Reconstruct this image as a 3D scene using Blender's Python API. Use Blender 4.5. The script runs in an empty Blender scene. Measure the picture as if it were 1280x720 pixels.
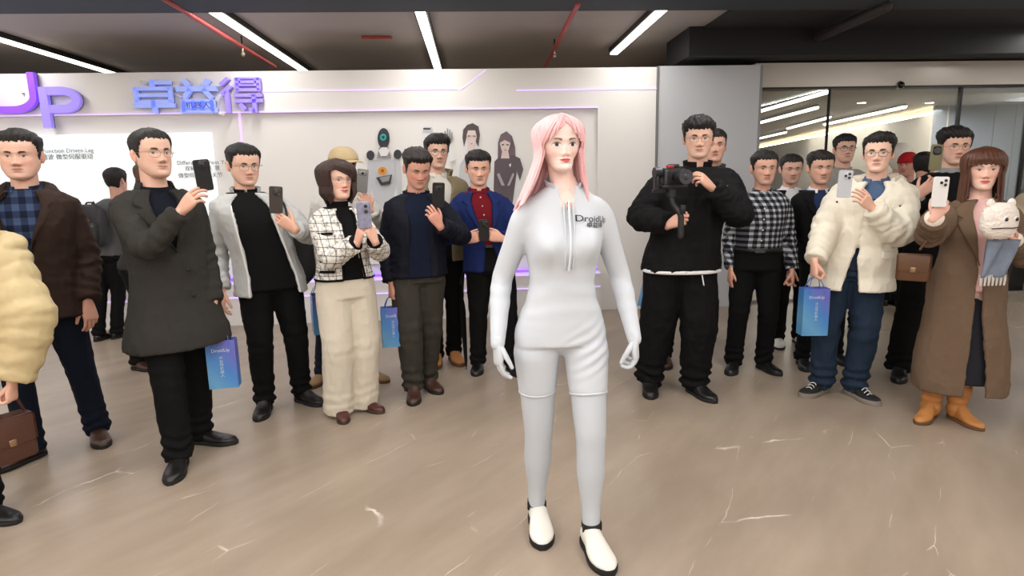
import bpy, math, random
import numpy as np
from mathutils import Matrix, Vector
from math import sin, cos, pi, radians

SC = bpy.context.scene
COL = SC.collection
rng = np.random.default_rng(7)
random.seed(7)

# ------------------------------------------------------------------ camera
F_PX, CAM_H = 760.0, 1.474
YAW, PITCH, ROLL = 0.0598, 0.1741, -0.0216
def _axes():
    cy, sy, cp, sp = cos(YAW), sin(YAW), cos(PITCH), sin(PITCH)
    w = np.array([sy*cp, cy*cp, -sp]); r0 = np.array([cy, -sy, 0.0]); u0 = np.cross(r0, w)
    c, s = cos(ROLL), sin(ROLL)
    return r0*c + u0*s, -r0*s + u0*c, w
CR, CU, CW = _axes()
CAM = np.array([0, 0, CAM_H])
cd = bpy.data.cameras.new('camera'); cam = bpy.data.objects.new('camera', cd); COL.objects.link(cam)
cd.sensor_width = 36.0; cd.lens = 36.0*F_PX/1280.0; cd.clip_start = 0.05
m = Matrix.Identity(4)
for i in range(3):
    m[i][0], m[i][1], m[i][2], m[i][3] = CR[i], CU[i], -CW[i], CAM[i]
cam.matrix_world = m
SC.camera = cam
def ray(px, py): return CW + CR*(px-640)/F_PX - CU*(py-360)/F_PX
def ground(px, py, z=0.0):
    d = ray(px, py); return CAM + d*((z-CAM_H)/d[2])
def at_y(px, py, Y):
    d = ray(px, py); return CAM + d*(Y/d[1])
def at_z(px, py, z): return ground(px, py, z)

# ------------------------------------------------------------------ world, exposure, lights
SC.view_settings.view_transform = 'Standard'; SC.view_settings.look = 'None'
SC.view_settings.exposure = -0.3; SC.view_settings.gamma = 1.0
SC.view_settings.use_curve_mapping = False
wd = bpy.data.worlds.new('room_ambient'); SC.world = wd; wd.use_nodes = True
wd.node_tree.nodes['Background'].inputs[0].default_value = (1.0, 0.985, 0.97, 1)
wd.node_tree.nodes['Background'].inputs[1].default_value = 0.19
WALL_Y, WALL_TOP, CEIL_Z = 6.74, 2.65, 3.0
def area(name, loc, sx, sy, power, col=(1, .985, .965), rot=(0, 0, 0)):
    l = bpy.data.lights.new(name, 'AREA'); l.shape = 'RECTANGLE'; l.size = sx; l.size_y = sy
    l.energy = power; l.color = col; o = bpy.data.objects.new(name, l); COL.objects.link(o)
    o.location = loc; o.rotation_euler = rot; return o
# lamps of the ceiling's light lines: one below each line (the lines themselves are built with the ceiling)
LINES = []   # (x, y0, y1)
for (a, b, yend) in (((0, 45), (125, 88), 10.2), ((245, 0), (378, 85), 10.2), ((520, 0), (548, 85), 10.2),
               ((838, 0), (768, 66), None), ((1280, 40), (1183, 70), None)):
    A, B = at_z(*a, CEIL_Z-.05), at_z(*b, CEIL_Z-.05)
    LINES.append([(A[0]+B[0])/2, yend if yend else B[1]])
LAMP_W = 36
for i, (x, y1) in enumerate(LINES):
    yy = min(y1, 6.5)
    area('ceiling_lamp', (x, (yy-4.8)/2, CEIL_Z-.085), .08, yy+4.8, LAMP_W*(yy+4.8)/2.6)
REAR_FILL = [(LINES[i][0]+LINES[i+1][0])/2 for i in range(4)]          # added unseen lines behind the camera, front fill for the figures
for x in REAR_FILL: area('ceiling_lamp', (x, -2.7, CEIL_Z-.085), .08, 4.2, LAMP_W*.5*4.2/2.6)  # lamps of the added fill lines

# ------------------------------------------------------------------ numeric helpers
def nrm(v):
    v = np.asarray(v, float); return v/(np.linalg.norm(v)+1e-12)
def lerp(a, b, t): return a+(b-a)*t
def sstep(x): x = np.clip(x, 0, 1); return x*x*(3-2*x)
def cint(x, xs, ys):
    """smooth (Catmull-Rom) interpolation through a table"""
    x = np.asarray(x, float); xs = np.asarray(xs, float); ys = np.asarray(ys, float)
    x = np.clip(x, xs[0], xs[-1])
    i = np.clip(np.searchsorted(xs, x)-1, 0, len(xs)-2)
    mm = np.gradient(ys, xs); h = xs[i+1]-xs[i]; t = (x-xs[i])/h
    return (2*t**3-3*t**2+1)*ys[i]+(t**3-2*t**2+t)*h*mm[i]+(-2*t**3+3*t**2)*ys[i+1]+(t**3-t**2)*h*mm[i+1]
def _hash(i, j, k, s):
    h = (i*374761393+j*668265263+k*2147483647+s*1274126177) & 0xffffffff
    h = ((h ^ (h >> 13))*1274126177) & 0xffffffff
    return ((h ^ (h >> 16)) & 0xffff)/65535.0
def vnoise(P, seed=0):
    P = np.asarray(P, float); I = np.floor(P).astype(np.int64); f = P-I; f = f*f*(3-2*f); o = 0
    for dx in (0, 1):
        for dy in (0, 1):
            for dz in (0, 1):
                w = (f[:, 0] if dx else 1-f[:, 0])*(f[:, 1] if dy else 1-f[:, 1])*(f[:, 2] if dz else 1-f[:, 2])
                o = o+w*_hash(I[:, 0]+dx, I[:, 1]+dy, I[:, 2]+dz, seed)
    return o*2-1
def fold(P, seed=0):
    """ridged folds, roughly 0..1 with soft crests"""
    return (1-np.abs(vnoise(P, seed)))**2*.6+(1-np.abs(vnoise(P*2.1+5, seed+1)))**2*.4

# ------------------------------------------------------------------ mesh pieces: (V, F) with F a list of tuples / arrays
class MB:
    def __init__(s): s.v = []; s.f = []; s.n = 0; s.c = []
    def add(s, V, F, col=None):
        V = np.asarray(V, float).reshape(-1, 3); s.v.append(V)
        for q in F:
            q = np.asarray(q)
            if q.ndim == 1: q = q[None]
            s.f.append(q+s.n)
        if col is not None:
            col = np.asarray(col, float); col = np.tile(col, (len(V), 1)) if col.ndim == 1 else col
        else: col = np.ones((len(V), 3))
        s.c.append(col); s.n += len(V); return s
    def arrays(s): return np.concatenate(s.v), s.f, np.concatenate(s.c)
def grid_faces(nu, nv, wrap_v=False, flip=False):
    i = np.arange(nu-1)[:, None]; j = np.arange(nv if wrap_v else nv-1)[None]; j2 = (j+1) % nv
    q = np.stack(np.broadcast_arrays(i*nv+j, i*nv+j2, (i+1)*nv+j2, (i+1)*nv+j), -1).reshape(-1, 4)
    return q[:, ::-1] if flip else q
def closed_rings(R):
    """R (n,m,3) rings -> capped solid"""
    n, mm = R.shape[:2]; V = R.reshape(-1, 3)
    V = np.concatenate([V, R[0].mean(0)[None], R[-1].mean(0)[None]])
    k = np.arange(mm); k2 = (k+1) % mm
    F = [grid_faces(n, mm, True), np.stack([np.full(mm, n*mm), k2, k], 1), np.stack([np.full(mm, n*mm+1), (n-1)*mm+k, (n-1)*mm+k2], 1)]
    return V, F
def smooth_path(pts, n=24, it=6):
    pts = np.asarray(pts, float); d = np.r_[0, np.cumsum(np.linalg.norm(np.diff(pts, axis=0), axis=1))]
    t = np.linspace(0, d[-1], n); P = np.stack([np.interp(t, d, pts[:, k]) for k in range(3)], 1)
    for _ in range(it): P[1:-1] = (P[:-2]+2*P[1:-1]+P[2:])/4
    return P
def tube(path, rx, ry=None, nseg=14, ref=(0.1, 1, .05), roundcap=True):
    path = np.asarray(path, float); n = len(path); rx = np.broadcast_to(np.asarray(rx, float), (n,)); ry = rx if ry is None else np.broadcast_to(np.asarray(ry, float), (n,))
    T = np.gradient(path, axis=0); T /= np.linalg.norm(T, axis=1)[:, None]+1e-12
    a = np.linspace(0, 2*pi, nseg, endpoint=False); rings = []; N = nrm(np.cross(np.cross(T[0], nrm(ref)), T[0]))
    fr = []
    for i in range(n):
        N = nrm(N-T[i]*(N@T[i])); B = np.cross(T[i], N); fr.append((N, B))
    def ring(c, i, s): N, B = fr[i]; return c+np.outer(np.cos(a)*rx[i]*s, N)+np.outer(np.sin(a)*ry[i]*s, B)
    if roundcap:
        for k in (.25, .65, .92): rings.append(ring(path[0]-T[0]*min(rx[0], ry[0])*math.sqrt(1-k*k), 0, k))
    for i in range(n): rings.append(ring(path[i], i, 1))
    if roundcap:
        for k in (.92, .65, .25): rings.append(ring(path[-1]+T[-1]*min(rx[-1], ry[-1])*math.sqrt(1-k*k), -1, k))
    return closed_rings(np.array(rings))
def box(c, s, bevel=0.0, R=None):
    """box with optionally chamfered vertical edges -> V,F"""
    x, y, z = np.asarray(s)/2.0
    if bevel <= 0:
        ring = np.array([[-x, -y], [x, -y], [x, y], [-x, y]])
    else:
        b = bevel; ring = []
        for cx, cy, a0 in ((x-b, y-b, 0), (-x+b, y-b, 90), (-x+b, -y+b, 180), (x-b, -y+b, 270)):
            for k in range(4):
                t = radians(a0+k*30); ring.append([cx+b*cos(t), cy+b*sin(t)])
        ring = np.array(ring)
    rr = np.stack([np.c_[ring, np.full(len(ring), zz)] for zz in (-z, z)])
    if bevel > 0:
        e = min(bevel*.35, z*.6); s0 = 1-e/max(x, y)
        rr = np.stack([np.c_[ring*s0, np.full(len(ring), -z)], np.c_[ring, np.full(len(ring), -z+e)], np.c_[ring, np.full(len(ring), z-e)], np.c_[ring*s0, np.full(len(ring), z)]])
    V, F = closed_rings(rr)
    if R is not None: V = V@np.asarray(R).T
    return V+np.asarray(c), F
def frame(fwd, up=(0, 0, 1)):
    """matrix whose columns are x, y, z with z=fwd-ish 'up' given: y axis = fwd, z = up"""
    y = nrm(fwd); x = nrm(np.cross(y, up)); z = np.cross(x, y); return np.stack([x, y, z], 1)
def rotz(a): c, s = cos(a), sin(a); return np.array([[c, -s, 0], [s, c, 0], [0, 0, 1]])
def rotx(a): c, s = cos(a), sin(a); return np.array([[1, 0, 0], [0, c, -s], [0, s, c]])
def roty(a): c, s = cos(a), sin(a); return np.array([[c, 0, s], [0, 1, 0], [-s, 0, c]])
def sphere(c, s, nu=10, nv=16, R=None):
    t = np.linspace(0.06, pi-.06, nu); a = np.linspace(0, 2*pi, nv, endpoint=False)
    P = np.stack([np.outer(np.sin(t), np.cos(a)), np.outer(np.sin(t), np.sin(a)), np.outer(-np.cos(t), np.ones(nv))], -1)*np.asarray(s)
    V, F = closed_rings(P)
    if R is not None: V = V@np.asarray(R).T
    return V+np.asarray(c), F

def mesh_from(name, V, F, col=None, smooth=True):
    me = bpy.data.meshes.new(name)
    loops = []; starts = []; tot = 0
    arrs = [np.asarray(q) if np.asarray(q).ndim == 2 else np.asarray(q)[None] for q in F]
    idx = np.concatenate([q.reshape(-1) for q in arrs]).astype(np.int32)
    ls = np.concatenate([np.full(len(q), q.shape[1]) for q in arrs]).astype(np.int32)
    st = np.r_[0, np.cumsum(ls)[:-1]].astype(np.int32)
    me.vertices.add(len(V)); me.vertices.foreach_set('co', np.asarray(V, np.float32).ravel())
    me.loops.add(len(idx)); me.loops.foreach_set('vertex_index', idx)
    me.polygons.add(len(ls)); me.polygons.foreach_set('loop_start', st)
    try: me.polygons.foreach_set('loop_total', ls)
    except Exception: pass
    me.polygons.foreach_set('use_smooth', np.full(len(ls), smooth))
    me.update(calc_edges=True)
    if col is not None:
        ca = me.color_attributes.new('Col', 'FLOAT_COLOR', 'POINT')
        ca.data.foreach_set('color', np.c_[col, np.ones(len(col))].astype(np.float32).ravel())
    me.validate()
    return me
def obj(name, V, F, material, parent=None, origin=(0, 0, 0), col=None, smooth=True, auto=None):
    me = mesh_from(name, np.asarray(V)-np.asarray(origin), F, col, smooth)
    o = bpy.data.objects.new(name, me); COL.objects.link(o)
    if material is not None: me.materials.append(material)
    if parent is not None: o.parent = parent
    else: o.location = origin
    if auto: me.set_sharp_from_angle(angle=radians(auto))
    return o
def empty(name, loc):
    o = bpy.data.objects.new(name, None); COL.objects.link(o); o.location = loc; o.empty_display_size = .1; return o
def tag(o, label, cat, group=None):
    o['label'] = label; o['category'] = cat
    if group: o['group'] = group
    return o
def struct(o): o['kind'] = 'structure'; return o
def remesh(V, F, voxel, smooth=4):
    me = mesh_from('tmp', V, F); o = bpy.data.objects.new('tmp', me); COL.objects.link(o)
    r = o.modifiers.new('r', 'REMESH'); r.mode = 'VOXEL'; r.voxel_size = voxel
    if smooth:
        s = o.modifiers.new('s', 'SMOOTH'); s.factor = .5; s.iterations = smooth
    dg = bpy.context.evaluated_depsgraph_get(); ev = o.evaluated_get(dg); mm = ev.to_mesh()
    n = len(mm.vertices); V2 = np.empty(n*3, np.float32); mm.vertices.foreach_get('co', V2)
    N2 = np.empty(n*3, np.float32); mm.vertices.foreach_get('normal', N2)
    lt = np.empty(len(mm.polygons), np.int32); mm.polygons.foreach_get('loop_total', lt)
    idx = np.empty(len(mm.loops), np.int32); mm.loops.foreach_get('vertex_index', idx)
    F2 = [idx.reshape(-1, 4)] if (lt == 4).all() else [idx[s:s+c] for s, c in zip(np.r_[0, np.cumsum(lt)[:-1]], lt)]
    ev.to_mesh_clear(); bpy.data.objects.remove(o); bpy.data.meshes.remove(me)
    return V2.reshape(-1, 3).astype(float), F2, N2.reshape(-1, 3).astype(float)

# ------------------------------------------------------------------ materials
def lin(c):
    c = np.asarray(c, float)/255.0
    return tuple(np.where(c <= .04045, c/12.92, ((c+.055)/1.055)**2.4))
MATS = {}
def mat(name, col, rough=.7, bump=0, bscale=60, metal=0, var=0, vscale=8, spec=.5, sheen=0, emit=0, ecol=None, coat=0, stretch=(1, 1, 1), sss=0, alpha=1):
    if name in MATS: return MATS[name]
    mt = bpy.data.materials.new(name); MATS[name] = mt; mt.use_nodes = True; nt = mt.node_tree; b = nt.nodes['Principled BSDF']
    c = (*lin(col), 1); b.inputs['Base Color'].default_value = c; b.inputs['Roughness'].default_value = rough; b.inputs['Metallic'].default_value = metal
    b.inputs['Specular IOR Level'].default_value = spec; b.inputs['Sheen Weight'].default_value = sheen; b.inputs['Coat Weight'].default_value = coat
    b.inputs['Alpha'].default_value = alpha
    if sss: b.inputs['Subsurface Weight'].default_value = sss; b.inputs['Subsurface Radius'].default_value = (.012, .005, .003)
    if emit: b.inputs['Emission Color'].default_value = (*lin(ecol or col), 1); b.inputs['Emission Strength'].default_value = emit
    if bump or var:
        tc = nt.nodes.new('ShaderNodeTexCoord'); mp = nt.nodes.new('ShaderNodeMapping'); mp.inputs['Scale'].default_value = stretch
        nt.links.new(tc.outputs['Object'], mp.inputs['Vector'])
    if bump:
        n = nt.nodes.new('ShaderNodeTexNoise'); n.inputs['Scale'].default_value = bscale; n.inputs['Detail'].default_value = 4
        bp = nt.nodes.new('ShaderNodeBump'); bp.inputs['Strength'].default_value = bump; bp.inputs['Distance'].default_value = .01
        nt.links.new(mp.outputs[0], n.inputs['Vector']); nt.links.new(n.outputs['Fac'], bp.inputs['Height']); nt.links.new(bp.outputs[0], b.inputs['Normal'])
    if var:
        n = nt.nodes.new('ShaderNodeTexNoise'); n.inputs['Scale'].default_value = vscale; n.inputs['Detail'].default_value = 5
        mx = nt.nodes.new('ShaderNodeMix'); mx.data_type = 'RGBA'
        mx.inputs['A'].default_value = (*[k*(1-var) for k in c[:3]], 1); mx.inputs['B'].default_value = (*[min(1, k*(1+var)) for k in c[:3]], 1)
        nt.links.new(mp.outputs[0], n.inputs['Vector']); nt.links.new(n.outputs['Fac'], mx.inputs['Factor']); nt.links.new(mx.outputs['Result'], b.inputs['Base Color'])
    return mt
def cloth(name, col, rough=.85, bump=.14, bscale=220, var=.12, **k): return mat(name, col, rough, bump, bscale, var=var, vscale=k.pop('vscale', 25), spec=k.pop('spec', .12), **k)
def vcol_mat(name, rough=.5, sss=.08, spec=.4, bump=0):
    if name in MATS: return MATS[name]
    mt = mat(name, (200, 160, 140), rough, bump=bump, bscale=300, spec=spec, sss=sss); nt = mt.node_tree
    a = nt.nodes.new('ShaderNodeAttribute'); a.attribute_name = 'Col'
    nt.links.new(a.outputs['Color'], nt.nodes['Principled BSDF'].inputs['Base Color']); return mt
def hair_mat(name, col, rough=.6, stretch=(60, 60, 6)):
    return mat(name, col, rough, bump=.5, bscale=3, var=.35, vscale=3, stretch=stretch, spec=.4)
SKIN = vcol_mat('skin')

# ------------------------------------------------------------------ text as mesh
def text_mesh(s, size=1.0, extrude=0.0, bold=0.0, align='CENTER', res=3):
    cu = bpy.data.curves.new('t', 'FONT'); cu.body = s; cu.size = size; cu.extrude = extrude; cu.offset = bold; cu.align_x = align; cu.align_y = 'CENTER'
    cu.resolution_u = res
    o = bpy.data.objects.new('t', cu); COL.objects.link(o)
    dg = bpy.context.evaluated_depsgraph_get(); me = o.evaluated_get(dg).to_mesh()
    V = np.array([v.co[:] for v in me.vertices]).reshape(-1, 3); F = [np.array(p.vertices[:]) for p in me.polygons]
    o.evaluated_get(dg).to_mesh_clear(); bpy.data.objects.remove(o); bpy.data.curves.remove(cu)
    return V, F

# ================================================================== PEOPLE LIBRARY
def head_surface(na, nz, q):
    """front = -Y, up = +Z, metres for a 0.23 m head; returns pos (nz,na,3), colours, a, z"""
    s = np.linspace(-pi, pi, na, endpoint=False); a = s-.42*np.sin(s)
    t = np.linspace(0, 1, nz); z = -.115*np.cos(pi*(t*.999+.0005))*.6+(.23*t-.115)*.4
    z = np.clip(z, -.11499, .11499)
    ph = np.arccos(-z/.115)
    zt = np.array([-.115, -.112, -.10, -.08, -.055, -.03, 0, .03, .06, .085, .10, .11, .115]); pt = np.arccos(np.clip(-zt/.115, -1, 1))
    jw = q.get('jaw', 1.0)
    W = cint(ph, pt, [0, .020*jw, .039*jw, .051*jw, .0605*jw, .067*(1+(jw-1)*.45), .0715, .075, .0735, .063, .0475, .028, 0])
    W = W*q.get('wide', 1.0)
    f = cint(ph, pt, [-.055, -.074, -.0875, -.088, -.0865, -.0865, -.087, -.0915, -.089, -.074, -.056, -.034, .005])
    b = cint(ph, pt, [-.055, -.030, 0.00, .030, .055, .072, .088, .097, .098, .084, .067, .044, .005])
    n = (2.25-q.get('soft', 0)*sstep((-z+.01)/.07))[:, None]
    ca, sa = np.cos(a), np.sin(a)
    xs = np.sign(sa)[None]*np.abs(sa)[None]**(2/n); ysn = np.sign(ca)[None]*np.abs(ca)[None]**(2/n)
    X = W[:, None]*xs; yc = ((f+b)/2)[:, None]; D = ((b-f)/2)[:, None]
    Y = yc-D*ysn; Z = np.repeat(z[:, None], na, 1)
    # wider skull towards the back
    X *= 1+.05*np.clip(-ca[None], 0, 1)*np.clip(Z/.06, 0, 1)
    front = sstep((ca[None]-.15)/.5)
    g = lambda x0, z0, sx, sz: np.exp(-((X-x0)/sx)**2/2-((Z-z0)/sz)**2/2)
    g2 = lambda x0, z0, sx, sz: g(x0, z0, sx, sz)+g(-x0, z0, sx, sz)
    nh = cint(Z, [-.06, -.046, -.041, -.034, -.022, -.005, .012, .025, .04], [0, .000, .010, .0195, .0165, .010, .0045, .001, 0])*q.get('nose', 1.0)
    nw = cint(Z, [-.06, -.04, -.03, 0, .02], [.010, .0105, .0095, .0065, .008])
    disp = nh*np.exp(-(X/nw)**2/2)+g2(.0125, -.037, .0052, .0055)*.0085*q.get('nose', 1.0)
    disp += g2(.031, .001, .015, .009)*-.0085+g2(.031, -.001, .010, .0055)*.0045
    disp += g2(.028, .0205, .018, .006)*.0028+g2(.045, -.022, .014, .014)*.0035
    disp += g2(.026, -.045, .008, .012)*-.0015
    lw = q.get('lips', 1.0)
    disp += g(0, -.0565, .015, .0042)*.0048*lw+g(0, -.0685, .0125, .0045)*.0056*lw+g(0, -.0622, .013, .0015)*-.0024
    disp += g(0, -.0775, .015, .004)*-.0035+g(0, -.098, .014, .011)*.0050
    Y -= disp*front
    sh_ = q.get('short', 1.0); Zo = np.where(Z < -.03, -.03+(Z+.03)*sh_, Z); P = np.stack([X, Y, Zo], -1)
    # colour
    sk = np.array(lin(q['skin'])); C = np.ones(P.shape)*sk
    red = np.array([1.05, .80, .78])
    def mixc(C, k, m): return C*(1-m[..., None])+np.asarray(k)*m[..., None]
    blush = np.clip(g2(.042, -.026, .016, .014)*.8+g(0, -.035, .016, .012)*.7, 0, 1)*front*q.get('blush', .6)
    C = C*(1+(red-1)*blush[..., None])
    xe = np.abs(X)-.031
    sq = q.get('eye', 1.0); ew = .0148*q.get('eyew', 1.0)
    # crease of the lids and the dark around the eye
    lid = np.exp(-((xe)/.016)**2*1.2-((Z-.0085*sq-.001)/.0022)**2/2)*front
    C = mixc(C, sk*np.array([.55, .45, .42]), np.clip(lid*.6, 0, 1))
    und = np.exp(-(xe/.014)**2-((Z+.012)/.004)**2/2)*front; C = mixc(C, sk*np.array([.7, .6, .58]), und*.35)
    zc = .0004+.10*xe*q.get('slant', .8)
    hgt = np.clip(1-(xe/ew)**2, 0, 1)
    up = zc+.0055*sq*hgt**.7; lo = zc-.0042*sq*hgt**.8
    inside = sstep((np.minimum(up-Z, Z-lo))/.0012+.5)*(np.abs(xe) < ew)*front
    ec = np.ones(P.shape)*np.array(lin(q.get('sclera', (205, 195, 188))))
    gx = q.get('gaze', 0.0)
    rr = np.hypot((X-np.sign(X)*.031-gx), Z-zc-.0008); ir = .0056*q.get('iris_r', 1.0)
    ec = mixc(ec, lin(q.get('iris', (48, 30, 22))), sstep((ir-rr)/.0012+.5)); ec = mixc(ec, (.004, .004, .004), sstep((ir*.5-rr)/.001+.5))
    C = mixc(C, ec, inside)
    lash = np.exp(-((Z-up)/(.0013*q.get('liner', 1.0)))**2)*(np.abs(xe) < ew*1.12)*front*np.clip(hgt+.3, 0, 1); C = mixc(C, (.012, .008, .007), np.clip(lash*q.get('lash', .85), 0, 1))
    lash2 = np.exp(-((Z-lo)/.0010)**2)*(np.abs(xe) < ew)*front; C = mixc(C, sk*.35, lash2*.4)
    # brows
    bx = np.abs(X)-.012; bl = .034; tb = bx/bl; bz = .0185+q.get('browz', 0)+.0055*np.sin(np.clip(tb, 0, 1)*2.4)-.0025
    bh = .0036*q.get('brow', 1.0)*(1-.55*np.clip(tb, 0, 1))
    br = sstep((bh-np.abs(Z-bz))/.0016+.5)*sstep(bx/.004)*sstep((bl-bx)/.006)*front
    C = mixc(C, lin(q.get('browc', (30, 22, 20))), br*q.get('browa', .85))
    # lips
    lx = np.clip(1-(X/(.0245*q.get('mouthw', 1.0)))**2, 0, 1); lc = q.get('smile', 0)*(X/.024)**2*.004-.0622; lu = lc+.0078*lw*lx*(1-.22*np.exp(-(X/.004)**2)); ll = lc-.0092*lw*lx
    lip = sstep(np.minimum(lu-Z, Z-ll)/.0016+.5)*(lx > 0)*front; C = mixc(C, lin(q.get('lipc', (165, 95, 88))), lip*q.get('lipa', .75))
    ml = np.exp(-((Z-lc)/.0013)**2)*(lx > 0)*front; C = mixc(C, (.05, .012, .012), ml*.75)
    nos = g2(.0075, -.0445, .0032, .0016)*front; C = mixc(C, sk*.12, np.clip(nos*1.1*q.get('nostril', 1.0), 0, 1))
    if q.get('stubble'):
        st = np.clip(g(0, -.085, .045, .022)+g(0, -.05, .025, .006), 0, 1)*front*(1-lip); C = mixc(C, sk*np.array([.62, .62, .66]), st*q['stubble'])
    nv = vnoise(P.reshape(-1, 3)*70, 3).reshape(nz, na); C = C*(1+.05*nv[..., None])
    return P, np.clip(C, 0, 1), a, z
def ear(side, skin):
    V, F = sphere((0, 0, 0), (.010, .019, .032), 9, 12)
    V[:, 0] -= .004*np.exp(-((V[:, 1]-.003)**2+V[:, 2]**2)/.00012)*(V[:, 0] > 0)
    V = V*np.array([1, 1, 1]); V[:, 1] *= 1+V[:, 2]*8
    V = V@rotz(radians(-28)).T@rotx(radians(-10)).T
    V += [.0735, .012, -.004]
    if side < 0: V = V*[-1, 1, 1]; F = [np.asarray(q)[:, ::-1] for q in F]
    return V, F
def hair_cap(q, hs, seed=0):
    """short hair shell; hs: dict(front, side, top, sidet, tex, wave)"""
    na, nz = 96, 64
    P, _, a, z = head_surface(na, nz, dict(q, nose=0))
    aa = np.degrees(np.abs(a)); fr = hs.get('front', .060)+.008; lo = hs.get('nape', -.07); sb = hs.get('sideburn', -.012)
    zh = cint(aa, [0, 25, 42, 56, 66, 74, 82, 92, 104, 118, 140, 180], [fr, fr+.002, fr+.001, fr-.014, .026, sb, sb-.004, .018, .016, -.03, lo, lo])
    zh = zh+.0035*np.sin(a*23+seed)+.0025*np.sin(a*41+seed*2.1)
    part = hs.get('part', 0)
    Z = P[..., 2]; N = P-np.array([0, .005, 0]); N = N/np.array([.075, .097, .115])**2; N /= np.linalg.norm(N, axis=-1)[..., None]
    e = Z-zh[None]
    topw = sstep((Z-.03)/.06); th = lerp(hs.get('sidet', .007), hs.get('top', .02), topw)
    fq = hs.get('freq', 40); pn = P.reshape(-1, 3)
    nzv = vnoise(pn*np.array([fq, fq*.35, fq*.5])+seed*7.3, seed)*.5+vnoise(pn*np.array([fq*3, fq, fq*1.6])+seed, seed+2)*.5
    th = th*(1+hs.get('tex', .35)*nzv.reshape(Z.shape))
    th = th*sstep((e+.006)/.030)**.8-(.004)*(e < -.004)
    if part: th = th*(1+.35*np.tanh(P[..., 0]*part/.03)*topw)
    Q = P+N*th[..., None]
    Q[..., 1] -= hs.get('quiff', 0)*np.exp(-(np.degrees(a)[None]/40)**2)*sstep(e/.02)*sstep((.11-Z)/.03)
    Q[..., 2] += hs.get('quiff', 0)*.6*np.exp(-(np.degrees(a)[None]/45)**2)*sstep(e/.02)*sstep((.115-Z)/.03)
    Fq = grid_faces(nz, na, True); keep = (e.reshape(-1)[Fq] > -.006).all(1)
    V = np.concatenate([Q.reshape(-1, 3), Q[-1].mean(0)[None]+[0, 0, .0004]]); k = np.arange(na); base = (nz-1)*na
    return V, [Fq[keep], np.stack([np.full(na, nz*na), base+k, base+(k+1) % na], 1)]
def long_hair(q, hs, seed=0):
    """shell that follows the skull and hangs; opening at the face"""
    na, nr = 120, 46; P, _, a0, z0 = head_surface(160, 90, dict(q, nose=0))
    open_ = radians(hs.get('open', 62)); A = np.linspace(open_, 2*pi-open_, na)
    L = hs.get('length', .25); base_t = hs.get('thick', .02)
    order = np.argsort(a0); asrt = a0[order]
    rows = []
    A_s = (A+pi) % (2*pi)-pi
    inner = []
    for j in range(nr):
        t = j/(nr-1); tot = .12+L
        s = t*tot                                   # distance down from the crown
        zz = .114-s
        zc = max(zz, hs.get('hang', -.01))
        k = np.clip(np.searchsorted(z0, zc), 0, len(z0)-1)
        ringx = np.interp(A_s, asrt, P[k, order, 0], period=2*pi); ringy = np.interp(A_s, asrt, P[k, order, 1], period=2*pi)
        Nn = np.stack([ringx/.075**2, (ringy-.005)/.097**2, np.full(na, zc/.115**2)], 1); Nn /= np.linalg.norm(Nn, axis=1)[:, None]
        th = base_t*(.55+.45*sstep(s/.06))
        below = max(0, hs.get('hang', -.01)-zz)
        flare = hs.get('flare', .1)*below*(1-.5*min(1, below/.4))-hs.get('curl', 0)*sstep((t-.8)/.2)
        wob = (np.sin(A*hs.get('locks', 17)+2*np.sin(A*5+seed))*.0032+np.sin(A*41+seed*3+t*2)*.0013)*sstep(s/.08)*hs.get('wob', 1)
        pt = np.stack([ringx, ringy, np.full(na, zz)], 1)+Nn*(th+wob)[:, None]*np.array([1, 1, 1 if below == 0 else 0])
        pt += np.stack([Nn[:, 0], Nn[:, 1], Nn[:, 2]*0], 1)*flare
        # uneven tips
        if t > .75: pt[:, 2] += (np.sin(A*9+seed)*.012+np.sin(A*23+seed)*.008)*(t-.75)/.25*hs.get('ragged', 1)
        rows.append(pt); inner.append(pt-np.stack([Nn[:, 0], Nn[:, 1], Nn[:, 2]], 1)*float(th*.85*(1-.6*sstep((t-.7)/.3))))
    O = np.array(rows); I = np.array(inner)
    fall = hs.get('fall')
    if fall: O = fall(O); I = fall(I)
    mb = MB(); nO = nr*na
    V = np.concatenate([O.reshape(-1, 3), I.reshape(-1, 3)])
    gf = grid_faces(nr, na); F = [gf[:, ::-1], gf+nO]
    b = (nr-1)*na+np.arange(na-1); F.append(np.stack([b, b+1, b+1+nO, b+nO], 1))
    for col in (0, na-1):
        c = np.arange(nr-1)*na+col; qd = np.stack([c, c+na, c+na+nO, c+nO], 1); F.append(qd if col == 0 else qd[:, ::-1])
    mb.add(V, F)
    # top patch / fringe over the forehead
    fz = hs.get('fringe', .06); nf, nrf = 60, 22; AF = np.linspace(-open_*1.05, open_*1.05, nf); rows = []
    for j in range(nrf):
        t = j/(nrf-1); 
        zl = fz+hs.get('fringe_arch', .0)*(AF/open_)**2+.004*np.sin(AF*hs.get('fr_freq', 23))*hs.get('fr_rag', 1)
        if hs.get('fringe_fn'): zl = hs['fringe_fn'](AF)
        zz = .1148+(zl-.1148)*t**.85
        pts = []
        k = np.clip(np.searchsorted(z0, zz), 0, len(z0)-1)
        rx = np.array([np.interp(A_, asrt, P[kk, order, 0], period=2*pi) for A_, kk in zip(AF, k)]); ry = np.array([np.interp(A_, asrt, P[kk, order, 1], period=2*pi) for A_, kk in zip(AF, k)])
        Nn = np.stack([rx/.075**2, (ry-.005)/.097**2, zz/.115**2], 1); Nn /= np.linalg.norm(Nn, axis=1)[:, None]
        eg = (AF/open_)**2; th = base_t*lerp(.70, 1.0, eg)*(1-.55*sstep((t-.6)/.4)*(1-eg))*(.62+.38*sstep(t/.35))+np.sin(AF*31+seed)*.0012
        rows.append(np.stack([rx, ry, zz], 1)+Nn*th[:, None])
    O = np.array(rows); I = O+np.array([0, .007, -.004])
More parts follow.
